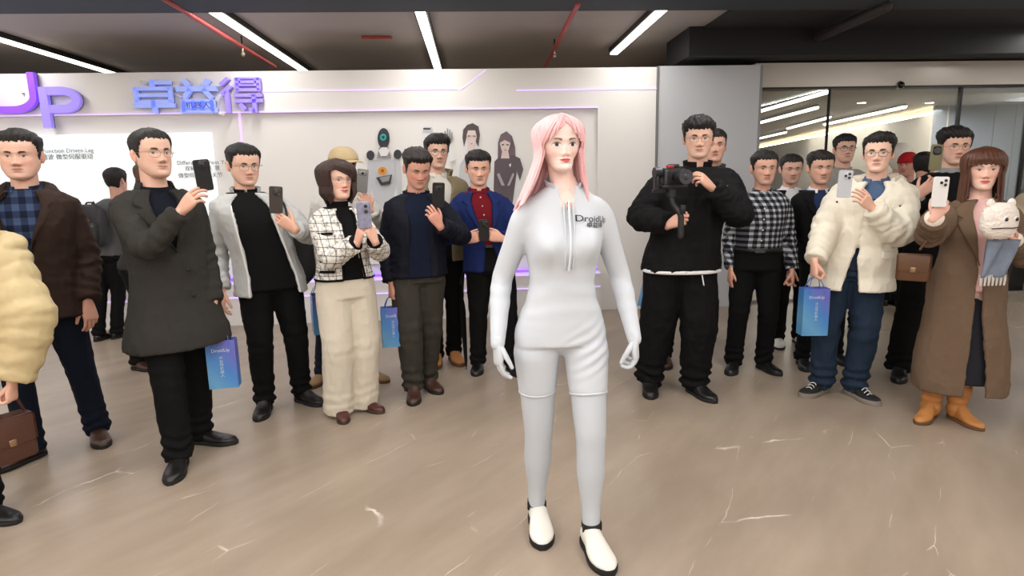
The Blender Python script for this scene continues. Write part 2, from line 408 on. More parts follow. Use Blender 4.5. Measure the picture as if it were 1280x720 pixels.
    nO = nrf*nf; gf = grid_faces(nrf, nf); F = [gf[:, ::-1], gf+nO]
    b = (nrf-1)*nf+np.arange(nf-1); F.append(np.stack([b, b+1, b+1+nO, b+nO], 1))
    mb.add(np.concatenate([O.reshape(-1, 3), I.reshape(-1, 3)]), F)
    return mb

FING = [(.030, .088, .070), (.0105, .092, .078), (-.0095, .087, .072), (-.0285, .077, .056)]
def hand_mesh(pose, side=1, k=1.0):
    """right hand: fingers +Z, palm -Y, thumb +X; side=-1 mirrors to a left hand"""
    curls, thumb, spread = {
        'relaxed': ((18, 28, 16), (38, -14, 14), 1.0), 'grip': ((62, 78, 45), (24, -42, 30), .7), 'phone': ((24, 38, 22), (48, -26, 12), 1.5),
        'hold': ((38, 50, 28), (40, -34, 20), 1.0), 'flat': ((6, 10, 6), (35, -8, 6), 1.3), 'pinch': ((48, 40, 20), (30, -50, 25), 1.0)}[pose]
    mb = MB()
    rings = []; a = np.linspace(0, 2*pi, 16, endpoint=False)
    for z, w, d, x0, y0 in ((-.035, .026, .021, 0, 0), (-.01, .027, .020, 0, 0), (.012, .032, .0185, .001, 0), (.035, .038, .017, .002, -.001), (.06, .0405, .0150, .001, 0), (.08, .040, .0130, 0, .001), (.092, .033, .009, 0, .001)):
        ca, sa = np.cos(a), np.sin(a)
        rings.append(np.stack([x0+w*np.sign(ca)*np.abs(ca)**.8, y0+d*np.sign(sa)*np.abs(sa)**.85, np.full(16, z)], 1))
    mb.add(*closed_rings(np.array(rings)))
    for i, (x, z, L) in enumerate(FING):
        p = np.array([x*.97, 0.001, z-.012]); ang = 0; pts = [p]; sp = radians((1.5-i)*-2.2*spread)*-1
        c2 = [c*(1+.10*i) for c in curls]
        p = p+np.array([0, 0, .012]); pts.append(p)
        for c, l in zip(c2, (.46*L, .30*L, .24*L)):
            ang += radians(c); p = p+np.array([sin(sp)*l, -sin(ang)*l, cos(ang)*l]); pts.append(p)
        path = smooth_path(pts, 12, 1); r = np.linspace(.0095, .0072, 12)*(1 if i < 3 else .88)
        mb.add(*tube(path, r, nseg=9))
    b0, b1, b2 = thumb
    p = np.array([.022, -.006, .016]); d = nrm([sin(radians(b0)), sin(radians(b1)), cos(radians(b0))]); pts = [p, p+d*.038]
    d2 = nrm(d+np.array([-sin(radians(b2)), -.25, .35])); pts += [pts[-1]+d2*.032, pts[-1]+d2*.032+nrm(d2+np.array([-.1, -.1, .3]))*.024]
    mb.add(*tube(smooth_path(pts, 12, 1), np.linspace(.0145, .0082, 12), nseg=9))
    V, F, C = mb.arrays(); V = V*k
    if side < 0: V = V*[-1, 1, 1]; F = [q[:, ::-1] for q in F]
    return V, F
def hand_place(pose, side, wrist, f, p, k=1.0):
    """f finger direction, p palm normal (towards what is held)"""
    V, F = hand_mesh(pose, side, k); f = nrm(f); p = nrm(np.asarray(p)-f*(np.asarray(p)@f)); t = np.cross(f, p)
    M = np.stack([t, -p, f], 1)                     # local x=thumb (right hand), y=-palm, z=fingers
    return V@M.T+wrist, F
def ik(A, T, l1, l2, pole):
    d = T-A; L = np.linalg.norm(d); L = min(max(L, abs(l1-l2)+.01), (l1+l2)*.998); dn = nrm(d); T2 = A+dn*L
    x = (l1*l1-l2*l2+L*L)/(2*L); h = math.sqrt(max(l1*l1-x*x, 0)); pl = np.asarray(pole, float); pl = nrm(pl-dn*(pl@dn))
    return A+dn*x+pl*h, T2

TORSO_M = np.array([  # u, half width, front, back
    (.30, .205, .150, .150), (.40, .195, .138, .140), (.47, .182, .120, .128), (.525, .172, .112, .118), (.60, .157, .112, .100), (.66, .161, .116, .106), (.72, .172, .120, .116),
    (.76, .184, .114, .118), (.79, .190, .098, .110), (.815, .176, .078, .094), (.833, .135, .064, .080), (.848, .088, .058, .068), (.862, .064, .056, .060), (.885, .058, .055, .056)])
TORSO_F = np.array([
    (.30, .190, .14, .14), (.40, .182, .128, .135), (.47, .172, .105, .128), (.505, .170, .102, .124), (.55, .160, .100, .108), (.60, .140, .094, .090), (.64, .133, .092, .088),
    (.68, .139, .105, .094), (.715, .150, .126, .100), (.75, .158, .114, .106), (.785, .163, .088, .098), (.81, .150, .070, .084), (.83, .112, .060, .072), (.846, .074, .054, .060), (.862, .054, .048, .052), (.885, .048, .046, .048)])

class Person:
    def __init__(s, label, fl, fr, head, top, yaw=0, chest=None, hyaw=None, hpitch=0, hroll=0, female=False, group=None, bend=0.0, girth=1.0, head_fwd=0.0,
                 skin=(214, 172, 150), face=None, toes=(8, -8), headk=1.0, shoulders=1.0, res=1):
        s.res = res
        s.L = ground(*fl); s.R = ground(*fr); s.mid = (s.L+s.R)/2; s.yaw = radians(yaw); s.cyaw = radians(yaw if chest is None else chest); s.hyaw = radians(yaw if hyaw is None else hyaw)
        s.base = np.array([s.mid[0], s.mid[1], 0.0])
        s.fw = lambda a: np.array([sin(a), -cos(a), 0.0]); s.lf = lambda a: np.array([cos(a), sin(a), 0.0])
        T = at_y(head, top, s.mid[1]-bend*.9*cos(s.cyaw)); s.T = T
        s.H = T[2]+.02*(bend > 0)+bend*.15; s.k = s.H/1.75; s.headk = headk*s.k**.6*1.05
        s.hair_allow = .012
        s.hc = T-np.array([0, 0, .115*s.headk+s.hair_allow])
        s.toes = toes; s.female = female; s.girth = girth; s.sh = shoulders; skin = tuple(lerp(np.array(skin, float), np.array([238., 202, 186]), .28)); s.skin = skin
        nb = s.hc-np.array([0, 0, (.115+.046)*s.headk])-s.fw(s.hyaw)*(.012+head_fwd); nb[2] = min(nb[2], s.H*.862); s.N = nb
        pel = lerp(s.mid, s.N, .25); pel[2] = s.H*.525; pel = pel-s.fw(s.yaw)*bend*.35; s.P = pel
        s.tab = TORSO_F if female else TORSO_M
        s.q = dict(skin=skin, wide=1.0); s.q.update(face or {}); s.q['wide'] *= 1.065; s.q['skin'] = skin; s.arms = {}; s.armk = 1.0; s.trunk = (.47, -.022); s.legk = 1.0
        s.HM = rotz(s.hyaw)@roty(radians(hroll))@rotx(radians(hpitch))
        s.label = label; s.group = group; s.children = []; s.body = MB(); s.hands = []
    # ---- torso surface
    def centre(s, u):
        u = np.asarray(u, float); t = np.asarray((u-.525)/(.848-.525))
        up = s.P+(s.N-s.P)*t[..., None]; up = up-s.fw(s.cyaw)*(.018*np.sin(np.clip(t, 0, 1)*pi))[..., None]*-1*.5
        dn = s.mid+(s.P-s.mid)*(u/.525)[..., None]; c = np.where((u >= .525)[..., None], up, dn); c[..., 2] = np.where(u >= .525, s.P[2]+(s.N[2]-s.P[2])*t, u*s.H); return c
    def yaw_at(s, u): return lerp(s.yaw, s.cyaw, sstep((np.asarray(u)-.5)/.25))
    def pt(s, u, a, off=0.0, tab=None):
        u, a, off = np.broadcast_arrays(np.asarray(u, float), np.asarray(a, float), np.asarray(off, float)); tb = s.tab if tab is None else tab
        sh = np.where(u > .74, s.sh, 1.0); gi = np.where(u < .74, s.girth, lerp(s.girth, 1, .6))
        w = cint(u, tb[:, 0], tb[:, 1])*s.k*sh*lerp(1, gi, .6); f = cint(u, tb[:, 0], tb[:, 2])*s.k*gi; b = cint(u, tb[:, 0], tb[:, 3])*s.k*lerp(1, gi, .5)
        n = 2.35; ca, sa = np.cos(a), np.sin(a); x = np.sign(sa)*np.abs(sa)**(2/n)*(w+off); y = np.sign(ca)*np.abs(ca)**(2/n); y = np.where(ca > 0, y*(f+off), y*(b+off))
        yw = s.yaw_at(u); c = s.centre(u)
        return c+np.stack([np.cos(yw)*x+np.sin(yw)*y, np.sin(yw)*x-np.cos(yw)*y, 0*x], -1)
    def rad(s, u, off=0): return float(cint(u, s.tab[:, 0], s.tab[:, 1])*s.k+off)
    # ---- limbs
    def shoulder(s, side):   # side +1 = person's left
        c = s.centre(np.array(.790)); return c+s.lf(s.cyaw)*side*(.158 if not s.female else .138)*s.k*s.sh
    def arm(s, side, target, pole, f=None, p=None, pose='relaxed', lift=0.0):
        S = s.shoulder(side); S = S+np.array([0, 0, lift]); l1, l2 = .168*s.H*s.armk, .150*s.H*s.armk
        E, Wr = ik(S, np.asarray(target, float), l1, l2, pole); f = nrm(Wr-E) if f is None else nrm(f)
        s.arms[side] = (S, E, Wr, f); s.hands.append((pose, -side, Wr, f, p if p is not None else -s.lf(s.cyaw)*side))
        return s
    def hang(s, side, out=.05, fwd=.02, pose='relaxed', p=None, drop=None):
        S = s.shoulder(side); T = S+s.lf(s.cyaw)*side*out+s.fw(s.cyaw)*fwd-np.array([0, 0, drop if drop else .300*s.H])
        return s.arm(side, T, -s.fw(s.cyaw)+s.lf(s.cyaw)*side*.4, f=nrm(T-S)+np.array([0, 0, -.6]), p=p if p is not None else -s.lf(s.cyaw)*side+s.fw(s.cyaw)*-.3, pose=pose)
    def sleeve_path(s, side, cut=.02):
        S, E, Wr, f = s.arms[side]; C = s.centre(np.array(.80)); st = lerp(C, S, .72); return smooth_path([st, S, E, Wr-nrm(Wr-E)*cut], 30, 5)
    def ankles(s):
        hip = .052*s.k; out = []
        for side, g, ty in ((1, s.L, s.toes[0]), (-1, s.R, s.toes[1])):
            ta = s.yaw+radians(ty); ank = np.array([g[0], g[1], .085*s.k])-s.fw(ta)*.055*s.k; hp = s.P+s.lf(s.yaw)*side*.085*s.k; hp[2] = s.H*.515
            K, A = ik(hp, ank, .232*s.H, .240*s.H, s.fw(lerp(s.yaw, ta, .6))); out.append((side, hp, K, ank, ta))
        return out
    # ---- garments
    def shell(s, u0, u1, off, thick, gap, q=0, nq=7, flare=0.0, skew=0.0, nu=56, na=72):
        us = np.linspace(u0, u1, nu); R = []; I = []
        for u in us:
            g = float(np.interp(u, [p[0] for p in gap], [p[1] for p in gap])) if gap else None
            fo = flare*sstep((.56-u)/.2)
            o = off+fo+(q*abs(sin(pi*u*nq/ .12)) if q else 0)
            if gap:
                a0 = math.asin(min(.95, g/(s.rad(min(u, .80))*1.1))); A = np.linspace(a0+skew, 2*pi-a0+skew, na)
            else: A = np.linspace(0, 2*pi, na, endpoint=False)
            R.append(s.pt(u, A, o)); I.append(s.pt(u, A, o-thick))
        R = np.array(R); I = np.array(I); mb = MB()
        if not gap: mb.add(*closed_rings(R)); return mb
        n = nu*na; gf = grid_faces(nu, na); V = np.concatenate([R.reshape(-1, 3), I.reshape(-1, 3)]); F = [gf, gf[:, ::-1]+n]
        for r, fl in ((0, 1), (nu-1, 0)):
            b = r*na+np.arange(na-1); qd = np.stack([b, b+1, b+1+n, b+n], 1); F.append(qd[:, ::-1] if fl else qd)
        for c, fl in ((0, 0), (na-1, 1)):
            b = np.arange(nu-1)*na+c; qd = np.stack([b, b+na, b+na+n, b+n], 1); F.append(qd[:, ::-1] if fl else qd)
        mb.add(V, F); return mb
    def top(s, name, material, u0=.50, u1=.845, off=.02, thick=.022, gap=None, sleeve=(.078, .064, .056, .046), puff=0, nq=1, flare=0.0, wr=.006, voxel=.009, cut=.02, skew=0, seed=0, sides=(1, -1), sm=4, hood=None):
        mb = s.shell(u0, u1, off, thick, gap, puff, nq, flare, skew)
        for side in sides:
            if side not in s.arms: continue
            P = s.sleeve_path(side, cut); t = np.linspace(0, 1, len(P)); r = np.interp(t, [0, .18, .52, 1], np.array(sleeve)*[.86, .95, .98, 1])*s.k
            if puff: r = r*(1+.10*np.abs(np.sin(t*pi*6.5)))-.004
            mb.add(*tube(P, r, nseg=18, roundcap=False))
        if hood: mb.add(*hood)
        V, F, _ = mb.arrays(); V, F, N = remesh(V, F, voxel*s.k*s.res, sm)
        # drape and creases
        cs = fold(V*np.array([9, 9, 4.5])+seed*3.1, seed)-.45; d = cs*wr*1.5+(fold(V*np.array([21, 21, 13])+seed, seed+7)-.45)*wr*.7
        for side in s.arms:
            S, E, Wr, f = s.arms[side]; w = np.exp(-(np.linalg.norm(V-E, axis=1)/.09)**2); ax = nrm(Wr-S); d += w*np.sin((V-E)@ax*95+vnoise(V*12, seed)*3)*wr*1.2; fa = nrm(Wr-E); tf = (V-E)@fa; rf = np.linalg.norm(V-E-np.outer(tf, fa), axis=1); wf = np.exp(-(rf/.10)**2)*sstep(tf/.05)*sstep((np.linalg.norm(Wr-E)+.02-tf)/.03); d += wf*np.sin(tf*120+vnoise(V*16, seed+2)*4)*wr*.45
            w2 = np.exp(-(np.linalg.norm(V-S, axis=1)/.10)**2); d += w2*(fold(V*14+9, seed+4)-.5)*wr
        V = V+N*d[:, None]
        return s.part(name, V, F, material)
    def inner(s, name, material, u0=.585, u1=.850, off=.006, wr=.002, seed=0):
        us = np.linspace(u0, u1, 44); A = np.linspace(0, 2*pi, 64, endpoint=False); R = np.array([s.pt(u, A, off) for u in us])
        V, F = closed_rings(R); c = s.centre(np.full(1, .68)); N = V-c; N[:, 2] = 0; N /= np.linalg.norm(N, axis=1)[:, None]+1e-9
        return s.part(name, V+N*((fold(V*[12, 12, 7], seed)-.45)*wr*2)[:, None], F, material)
    def trousers(s, name, material, waist=.60, leg=(.094, .066, .058, .060), off=.012, wr=.006, voxel=.009, hem=.045, seed=0, breaks=1.0):
        us = np.linspace(.462, waist, 16); A = np.linspace(0, 2*pi, 48, endpoint=False); mb = MB(); mb.add(*closed_rings(np.array([s.pt(u, A, off-.03*(u < .475)) for u in us])))
        leg = np.array(leg)*s.k*lerp(1, s.girth, .5); s.legs = s.ankles()
        for side, hp, K, ank, ta in s.legs:
            bot = ank.copy(); bot[2] = hem; P = smooth_path([hp+[0, 0, .03], lerp(hp, K, .5), K, lerp(K, ank, .6), bot], 30, 3); t = np.linspace(0, 1, 30)
            r = np.interp(t, [0, .12, .5, .75, 1], [leg[0]*.92, leg[0], leg[1], leg[2], leg[3]]); mb.add(*tube(P, r, r*1.06, nseg=20, ref=s.fw(ta), roundcap=False))
        V, F, _ = mb.arrays(); V, F, N = remesh(V, F, voxel*s.k*s.res, 4)
        d = (fold(V*np.array([10, 10, 6])+seed, seed+11)-.45)*wr*1.3+(fold(V*np.array([24, 24, 12])+seed, seed+15)-.45)*wr*.5
        z = V[:, 2]; low = np.exp(-((z-.10)/.10)**2)*breaks; d += low*np.sin(z*95+vnoise(V*9, seed)*3)*wr*.9
        for side, hp, K, ank, ta in s.legs:
            w = np.exp(-(np.linalg.norm(V-K, axis=1)/.10)**2); d += w*np.sin((z-K[2])*70+vnoise(V*8, seed+1)*3)*wr*.5
        return s.part(name, V+N*d[:, None], F, material)
    def shoes(s, up_mat, sole_mat, L=.285, W=.049, hgt=.085, sole=.022, style='shoe', toe=1.0, name='shoe', lace=None):
        for side, g, ty in ((1, s.L, s.toes[0]), (-1, s.R, s.toes[1])):
            ta = s.yaw+radians(ty); k = s.k**.8
            tt = np.linspace(0, 1, 26); a = np.linspace(0, 2*pi, 22, endpoint=False); R = []
            for t in tt:
                y = (t-.42)*L
                w = W*cint(t, [0, .06, .18, .38, .62, .78, .92, 1], [.35, .62, .78, .80, 1.0, .99, .68, .22])*(1+.06*(toe-1))
                hh = cint(t, [0, .05, .15, .32, .42, .55, .7, .85, .96, 1], [.055, .072, hgt, hgt+.002, hgt*.92, .066, .052, .046, .036, .022])*toe**.4
                if style == 'boot': hh = cint(t, [0, .05, .15, .32, .45, .58, .72, .87, .96, 1], [.09, .115, .125, .125, .105, .075, .056, .05, .04, .025])
                xo = side*-.006*sin(pi*t)
                ring = []
                for q in a:
                    cx, cz = cos(q), sin(q); x = np.sign(cx)*abs(cx)**.72*w; z = (np.sign(cz)*abs(cz)**.8*.5+.5)*(hh-sole*.6)+sole*.6
                    if cz > 0: x *= 1-.42*(cz**2)*(1 if t > .12 else .6)
                    ring.append((x+xo, -y, z))
                R.append(ring)
            R = np.array(R)*k; V, F = closed_rings(R); M = rotz(ta); g0 = np.array([g[0], g[1], 0])
            o = s.part(name, V@M.T+g0, F, up_mat)
            # sole
            R2 = []
            for zz, gr in ((0.0, .94), (.004, 1.0), (sole*.85, 1.02), (sole, .96)):
                ring = []
                lw = W*cint(tt, [0, .06, .18, .38, .62, .78, .92, 1], [.35, .66, .82, .82, 1.03, 1.03, .72, .26])
                pts = [(w_*gr+side*-.006*sin(pi*t), -((t-.42)*L*1.015), zz) for t, w_ in zip(tt, lw)]+[(-w_*gr+side*-.006*sin(pi*t), -((t-.42)*L*1.015), zz) for t, w_ in zip(tt[::-1], lw[::-1])]
                R2.append(pts)
            V, F = closed_rings(np.array(R2)*k); s.part('sole', V@M.T+g0, F, sole_mat, auto=50, sub=o)
            if lace is not None:
                for i in range(4):
                    y = .02+.022*i; zt = .094-.012*i; P = np.array([(-.022, -y, zt-.012), (-.012, -y-.004, zt), (.012, -y+.004, zt+.001), (.022, -y, zt-.012)])*k
                    V, F = tube(smooth_path(P, 8, 1), .0028, nseg=6); s.part('lace', V@M.T+g0, F, lace, sub=o)
        return s
    # ---- collars
    def ringband(s, name, material, r=.066, h0=-.01, h1=.045, flare=.012, gapdeg=25, drop=.035, thick=.006, fold_=0.0, tilt=0.0, n=48, off=(0, 0, 0)):
        A = np.linspace(radians(gapdeg), 2*pi-radians(gapdeg), n) if gapdeg else np.linspace(0, 2*pi, n)
        N0 = s.N+np.asarray(off); rows = []
        if fold_: h1 = h1+.012; r = r-.002
        prof = [(0, h0), (flare*.4, lerp(h0, h1, .5)), (flare, h1), (flare+thick, h1-.002), (flare*.5+thick*1.3, lerp(h0, h1, .45)), (thick+.002, h0)]
        if fold_: prof = [(0, h0), (.002, lerp(h0, h1, .6)), (.004, h1), (.010, h1+.001), (.022, h1-fold_*.7), (.026, h1-fold_), (.021, h1-fold_), (.008, h1-.008), (.006, h0)]
        for dr, h in prof:
            rr = (r+dr)*s.k; y = np.cos(A); x = np.sin(A); dz = -drop*(y*.5+.5)
            P = np.outer(x*rr, s.lf(s.cyaw))+np.outer(y*rr*1.02, s.fw(s.cyaw)); P[:, 2] += (h+dz)*s.k; rows.append(N0+P)
        R = np.array(rows); m_, n_ = R.shape[:2]; V = R.reshape(-1, 3); gf = grid_faces(m_, n_); last = np.stack([(m_-1)*n_+np.arange(n_-1), (m_-1)*n_+np.arange(1, n_), np.arange(1, n_), np.arange(n_-1)], 1)
        F = [gf, last, np.arange(m_)*n_, (np.arange(m_)*n_+n_-1)[::-1]]
        return s.part(name, V, F, material, auto=60)
    def lapel(s, material, gap, off, u0, u1=.842, width=.06, skew=0, notch=.75, name='lapel', lift=.010):
        us = np.linspace(u0, u1, 26)
        for sd in (1, -1):
            O = []; 
            for u in us:
                g = float(np.interp(u, [p[0] for p in gap], [p[1] for p in gap])); rr = s.rad(min(u, .80))*1.1; a0 = math.asin(min(.95, g/rr)); t = (u-u0)/(u1-u0)
                w = width*(sstep(t/.8)*1.0); 
                if abs(t-notch) < .035: w *= .55
                aa = a0+np.linspace(-.01, w/rr, 6); O.append(s.pt(u, sd*aa+skew, off+lift+.004*np.array([-.8, .5, 1, 1, .8, -.6])))
            O = np.array(O); I = O-(O-s.centre(us)[:, None])*.06
            n = 26*6; gf = grid_faces(26, 6, flip=sd < 0); V = np.concatenate([O.reshape(-1, 3), I.reshape(-1, 3)]); F = [gf, gf[:, ::-1]+n]
            b = np.arange(25)*6
            for c, fl in ((0, 0), (5, 1)): qd = np.stack([b+c, b+c+6, b+c+6+n, b+c+n], 1); F.append(qd)
            s.part(name, V, F, material)
        return s
    def strip(s, name, material, us, a, off, w=.006, th=.004):
        """a cord / placket / zip along the torso surface at angle(s) a"""
        us = np.asarray(us, float); P = s.pt(us, np.broadcast_to(a, us.shape), off); V, F = tube(P, w, th, nseg=8, ref=s.lf(s.cyaw), roundcap=True); return s.part(name, V, F, material)
    def patch(s, name, material, u0, u1, a0, a1, off, th=.006, nu=6, na=8):
        U, A = np.meshgrid(np.linspace(u0, u1, nu), np.linspace(a0, a1, na), indexing='ij'); O = s.pt(U, A, off+th); I = s.pt(U, A, off-.01); n = nu*na; gf = grid_faces(nu, na)
        F = [gf, gf[:, ::-1]+n]
        for r in (0, nu-1): b = r*na+np.arange(na-1); F.append(np.stack([b, b+1, b+1+n, b+n], 1))
        for c in (0, na-1): b = np.arange(nu-1)*na+c; F.append(np.stack([b, b+na, b+na+n, b+n], 1))
        return s.part(name, np.concatenate([O.reshape(-1, 3), I.reshape(-1, 3)]), F, material, auto=50)
    def button(s, material, u, a, off, r=.009, name='button'):
        p = s.pt(u, a, off).reshape(3); d = nrm(p-s.centre(np.array(u))); P = np.array([p-d*.004, p+d*.003]); V, F = tube(P, r*s.k, nseg=10, roundcap=False, ref=(0, 0, 1)); return s.part(name, V, F, material)
    # ---- head, hair, body
    def part(s, name, V, F, material, col=None, auto=None, sub=None): s.children.append((name, V, F, material, col, auto, sub)); return len(s.children)-1
    def to_head(s, V): return np.asarray(V)*s.headk@s.HM.T+s.hc
    def finish(s, hair=None, hair_mat_=None, neck=.056, extra=None, head_res=None, hand_col=None, handk=None):
        na, nz = head_res or (112, 96); P, C, a, z = head_surface(na, nz, s.q); sk = np.array(lin(s.skin)); b = s.body
        V = P.reshape(-1, 3); V = np.concatenate([V, P[0].mean(0)[None], P[-1].mean(0)[None]]); k = np.arange(na); k2 = (k+1) % na
        F = [grid_faces(nz, na, True), np.stack([np.full(na, nz*na), k2, k], 1), np.stack([np.full(na, nz*na+1), (nz-1)*na+k, (nz-1)*na+k2], 1)]
        CC = np.concatenate([C.reshape(-1, 3), C[0, :1], C[-1, :1]])
        b.add(s.to_head(V), F, CC)
        for sd in (1, -1):
            EV, EF = ear(sd, s.skin); b.add(s.to_head(EV*np.array([s.q['wide'], 1, 1])), EF, sk*np.array([1, .86, .82]))
        top = s.to_head(np.array([[0, .020, -.035]]))[0]; P = smooth_path([s.centre(np.array(.80)), s.N+[0, 0, -.01], lerp(s.N, top, .55), top], 14, 2)
        nr = np.interp(np.linspace(0, 1, 14), [0, .3, .5, 1], [.075, neck*1.12, neck, neck*.98])*s.k; V, F = tube(P, nr, nr*1.06, nseg=22, ref=s.fw(s.hyaw)); b.add(V, F, sk*np.array([.97, .93, .92]))
        # trunk and limbs under the clothes, one surface
        mb = MB(); us = np.linspace(s.trunk[0], .845, 14); A = np.linspace(0, 2*pi, 24, endpoint=False); mb.add(*closed_rings(np.array([s.pt(u, A, s.trunk[1]) for u in us])))
        for sd in s.arms:
            Pp = s.sleeve_path(sd, 0.0); mb.add(*tube(Pp, np.linspace(.042, .024, len(Pp))*s.k, nseg=10))
        for side, hp, K, ank, ta in s.ankles(): mb.add(*tube(smooth_path([hp, K, ank-[0, 0, .03]], 14, 2), np.linspace(.06, .03, 14)*s.k*s.legk, nseg=10))
        V, F, _ = mb.arrays(); V, F, N = remesh(V, F, .016, 3); b.add(V, F, sk)
        for pose, side, Wr, f, p in s.hands:
            V, F = hand_place(pose, side, Wr, f, p, (handk or 1.0)*s.k*.98*(.93 if s.female else 1)); nv = vnoise(V*60, 5); hcol = np.array(lin(hand_col)) if hand_col else sk*np.array([.98, .88, .85])
            b.add(V, F, hcol*(1+.06*nv[:, None]))
        V, F, C = b.arrays(); root = obj('person', V, F, SKIN, None, s.base, col=C); tag(root, s.label, 'person', s.group); s.root = root
        if hair is not None:
            if hair.get('long'): HV, HF, _ = long_hair(s.q, hair, hair.get('seed', 0)).arrays()
            else: HV, HF = hair_cap(s.q, hair, hair.get('seed', 0))
            s.part('hair', s.to_head(HV), HF, hair_mat_)
        made = []
        for name, V, F, mt, col, auto, sub in s.children: made.append(obj(name, V, F, mt, root if sub is None else made[sub], s.base, col=col, auto=auto))
        return s
    def glasses(s, material, w=.0235, h=.017, r=.0015, lens=None, round_=.8):
        a = np.linspace(0, 2*pi, 25); y0 = -.101; mb = MB()
        fr = MB()
        for sd in (1, -1):
            x = np.sign(np.cos(a))*np.abs(np.cos(a))**round_*w+sd*.0315; z = np.sign(np.sin(a))*np.abs(np.sin(a))**round_*h-.003
            P = np.stack([x, y0+.018*(np.abs(x)/.055)**2, z], 1); fr.add(*tube(P, r, nseg=6, roundcap=False))
            T = np.array([(sd*(.0315+w), y0+.018, .004), (sd*(.0735*s.q['wide']+.004), y0+.03, .006), (sd*(.0755*s.q['wide']+.004), .0, .008), (sd*.076*s.q['wide'], .022, -.004)]); fr.add(*tube(smooth_path(T, 14, 1), r, nseg=6))
            if lens is not None:
                c = np.array([[sd*.0315, y0+.005, -.003]]); O = P*[1, 1, 1]; V = np.concatenate([O[:-1], O[:-1]+[0, .0015, 0]]); n = len(O)-1
                k = np.arange(n); s.part('lens', s.to_head(V), [k[::-1], k+n, np.stack([k, (k+1) % n, (k+1) % n+n, k+n], 1)], lens)
        fr.add(*tube(smooth_path([(-.009, y0, .002), (0, y0-.002, .005), (.009, y0, .002)], 7, 1), r, nseg=6)); V, F, _ = fr.arrays(); s.part('glasses', s.to_head(V), F, material); return s

# ================================================================== THE ROOM
def bx(name, lo, hi, material, parent=None, kind=None, origin=None, bevel=0):
    lo, hi = np.minimum(lo, hi), np.maximum(lo, hi); c = (lo+hi)/2; V, F = box(c, hi-lo, bevel); o = obj(name, V, F, material, parent, (0, 0, 0) if origin is None else origin, smooth=False)
    if kind: o['kind'] = kind
    return o
def floor_mat():
    mt = bpy.data.materials.new('stone_floor'); mt.use_nodes = True; nt = mt.node_tree; b = nt.nodes['Principled BSDF']; N = nt.nodes.new; L = nt.links.new
    tc = N('ShaderNodeTexCoord'); mp = N('ShaderNodeMapping'); mp.inputs['Rotation'].default_value = (0, 0, radians(-50)); L(tc.outputs['Object'], mp.inputs['Vector'])
    n1 = N('ShaderNodeTexNoise'); n1.inputs['Scale'].default_value = 1.6; n1.inputs['Detail'].default_value = 6; n1.inputs['Roughness'].default_value = .6
    m2 = N('ShaderNodeMapping'); m2.inputs['Scale'].default_value = (.6, 2.2, 1); L(mp.outputs[0], m2.inputs['Vector']); L(m2.outputs[0], n1.inputs['Vector'])
    cr = N('ShaderNodeValToRGB'); cr.color_ramp.elements[0].position = .32; cr.color_ramp.elements[0].color = (*lin((141, 126, 110)), 1); cr.color_ramp.elements[1].position = .72; cr.color_ramp.elements[1].color = (*lin((163, 147, 131)), 1); L(n1.outputs['Fac'], cr.inputs['Fac'])
    # thin white veins: warped voronoi edges, kept only in patches
    wn = N('ShaderNodeTexNoise'); wn.inputs['Scale'].default_value = 2.4; wn.inputs['Detail'].default_value = 5; L(mp.outputs[0], wn.inputs['Vector'])
    ad = N('ShaderNodeMix'); ad.data_type = 'VECTOR'; ad.inputs['Factor'].default_value = .11; L(mp.outputs[0], ad.inputs['A']); L(wn.outputs['Color'], ad.inputs['B'])
    m3 = N('ShaderNodeMapping'); m3.inputs['Scale'].default_value = (.42, 2.3, 1); L(ad.outputs['Result'], m3.inputs['Vector'])
    vo = N('ShaderNodeTexVoronoi'); vo.feature = 'DISTANCE_TO_EDGE'; vo.inputs['Scale'].default_value = 1.7; L(m3.outputs[0], vo.inputs['Vector'])
    vr = N('ShaderNodeMapRange'); vr.inputs['From Min'].default_value = .0; vr.inputs['From Max'].default_value = .006; vr.inputs['To Min'].default_value = 1; vr.inputs['To Max'].default_value = 0; L(vo.outputs['Distance'], vr.inputs['Value'])
    pn = N('ShaderNodeTexNoise'); pn.inputs['Scale'].default_value = 3.1; pn.inputs['Detail'].default_value = 2; L(tc.outputs['Object'], pn.inputs['Vector'])
    pr = N('ShaderNodeMapRange'); pr.inputs['From Min'].default_value = .53; pr.inputs['From Max'].default_value = .66; L(pn.outputs['Fac'], pr.inputs['Value'])
    mu = N('ShaderNodeMath'); mu.operation = 'MULTIPLY'; L(vr.outputs[0], mu.inputs[0]); L(pr.outputs[0], mu.inputs[1])
    mx = N('ShaderNodeMix'); mx.data_type = 'RGBA'; mx.inputs['B'].default_value = (*lin((226, 214, 202)), 1); L(mu.outputs[0], mx.inputs['Factor']); L(cr.outputs[0], mx.inputs['A']); L(mx.outputs['Result'], b.inputs['Base Color'])
    b.inputs['Roughness'].default_value = .34; b.inputs['Specular IOR Level'].default_value = .35
    return mt
M_FLOOR = floor_mat()
M_WALL = mat('wall_paint', (236, 233, 229), .38, spec=.35, var=.015, vscale=2)
M_PILLAR = mat('pillar_panel', (198, 200, 204), .4, spec=.35, var=.02, vscale=2)
M_CEIL = mat('ceiling_paint', (168, 160, 154), .7, var=.12, vscale=1.2)
M_CEILD = mat('ceiling_dark', (24, 24, 27), .7)
M_LED = mat('led_diffuser', (255, 250, 242), .4, emit=7.0, ecol=(255, 248, 238))
M_BLACKM = mat('black_metal', (18, 18, 20), .45)
M_LILAC = mat('lilac_led', (214, 190, 250), .4, emit=.85, ecol=(214, 184, 252))
M_RED = mat('red_pipe_paint', (176, 60, 56), .45)
M_LIGHTBOX = mat('lightbox_face', (240, 244, 246), .4, emit=.5, ecol=(236, 244, 248))
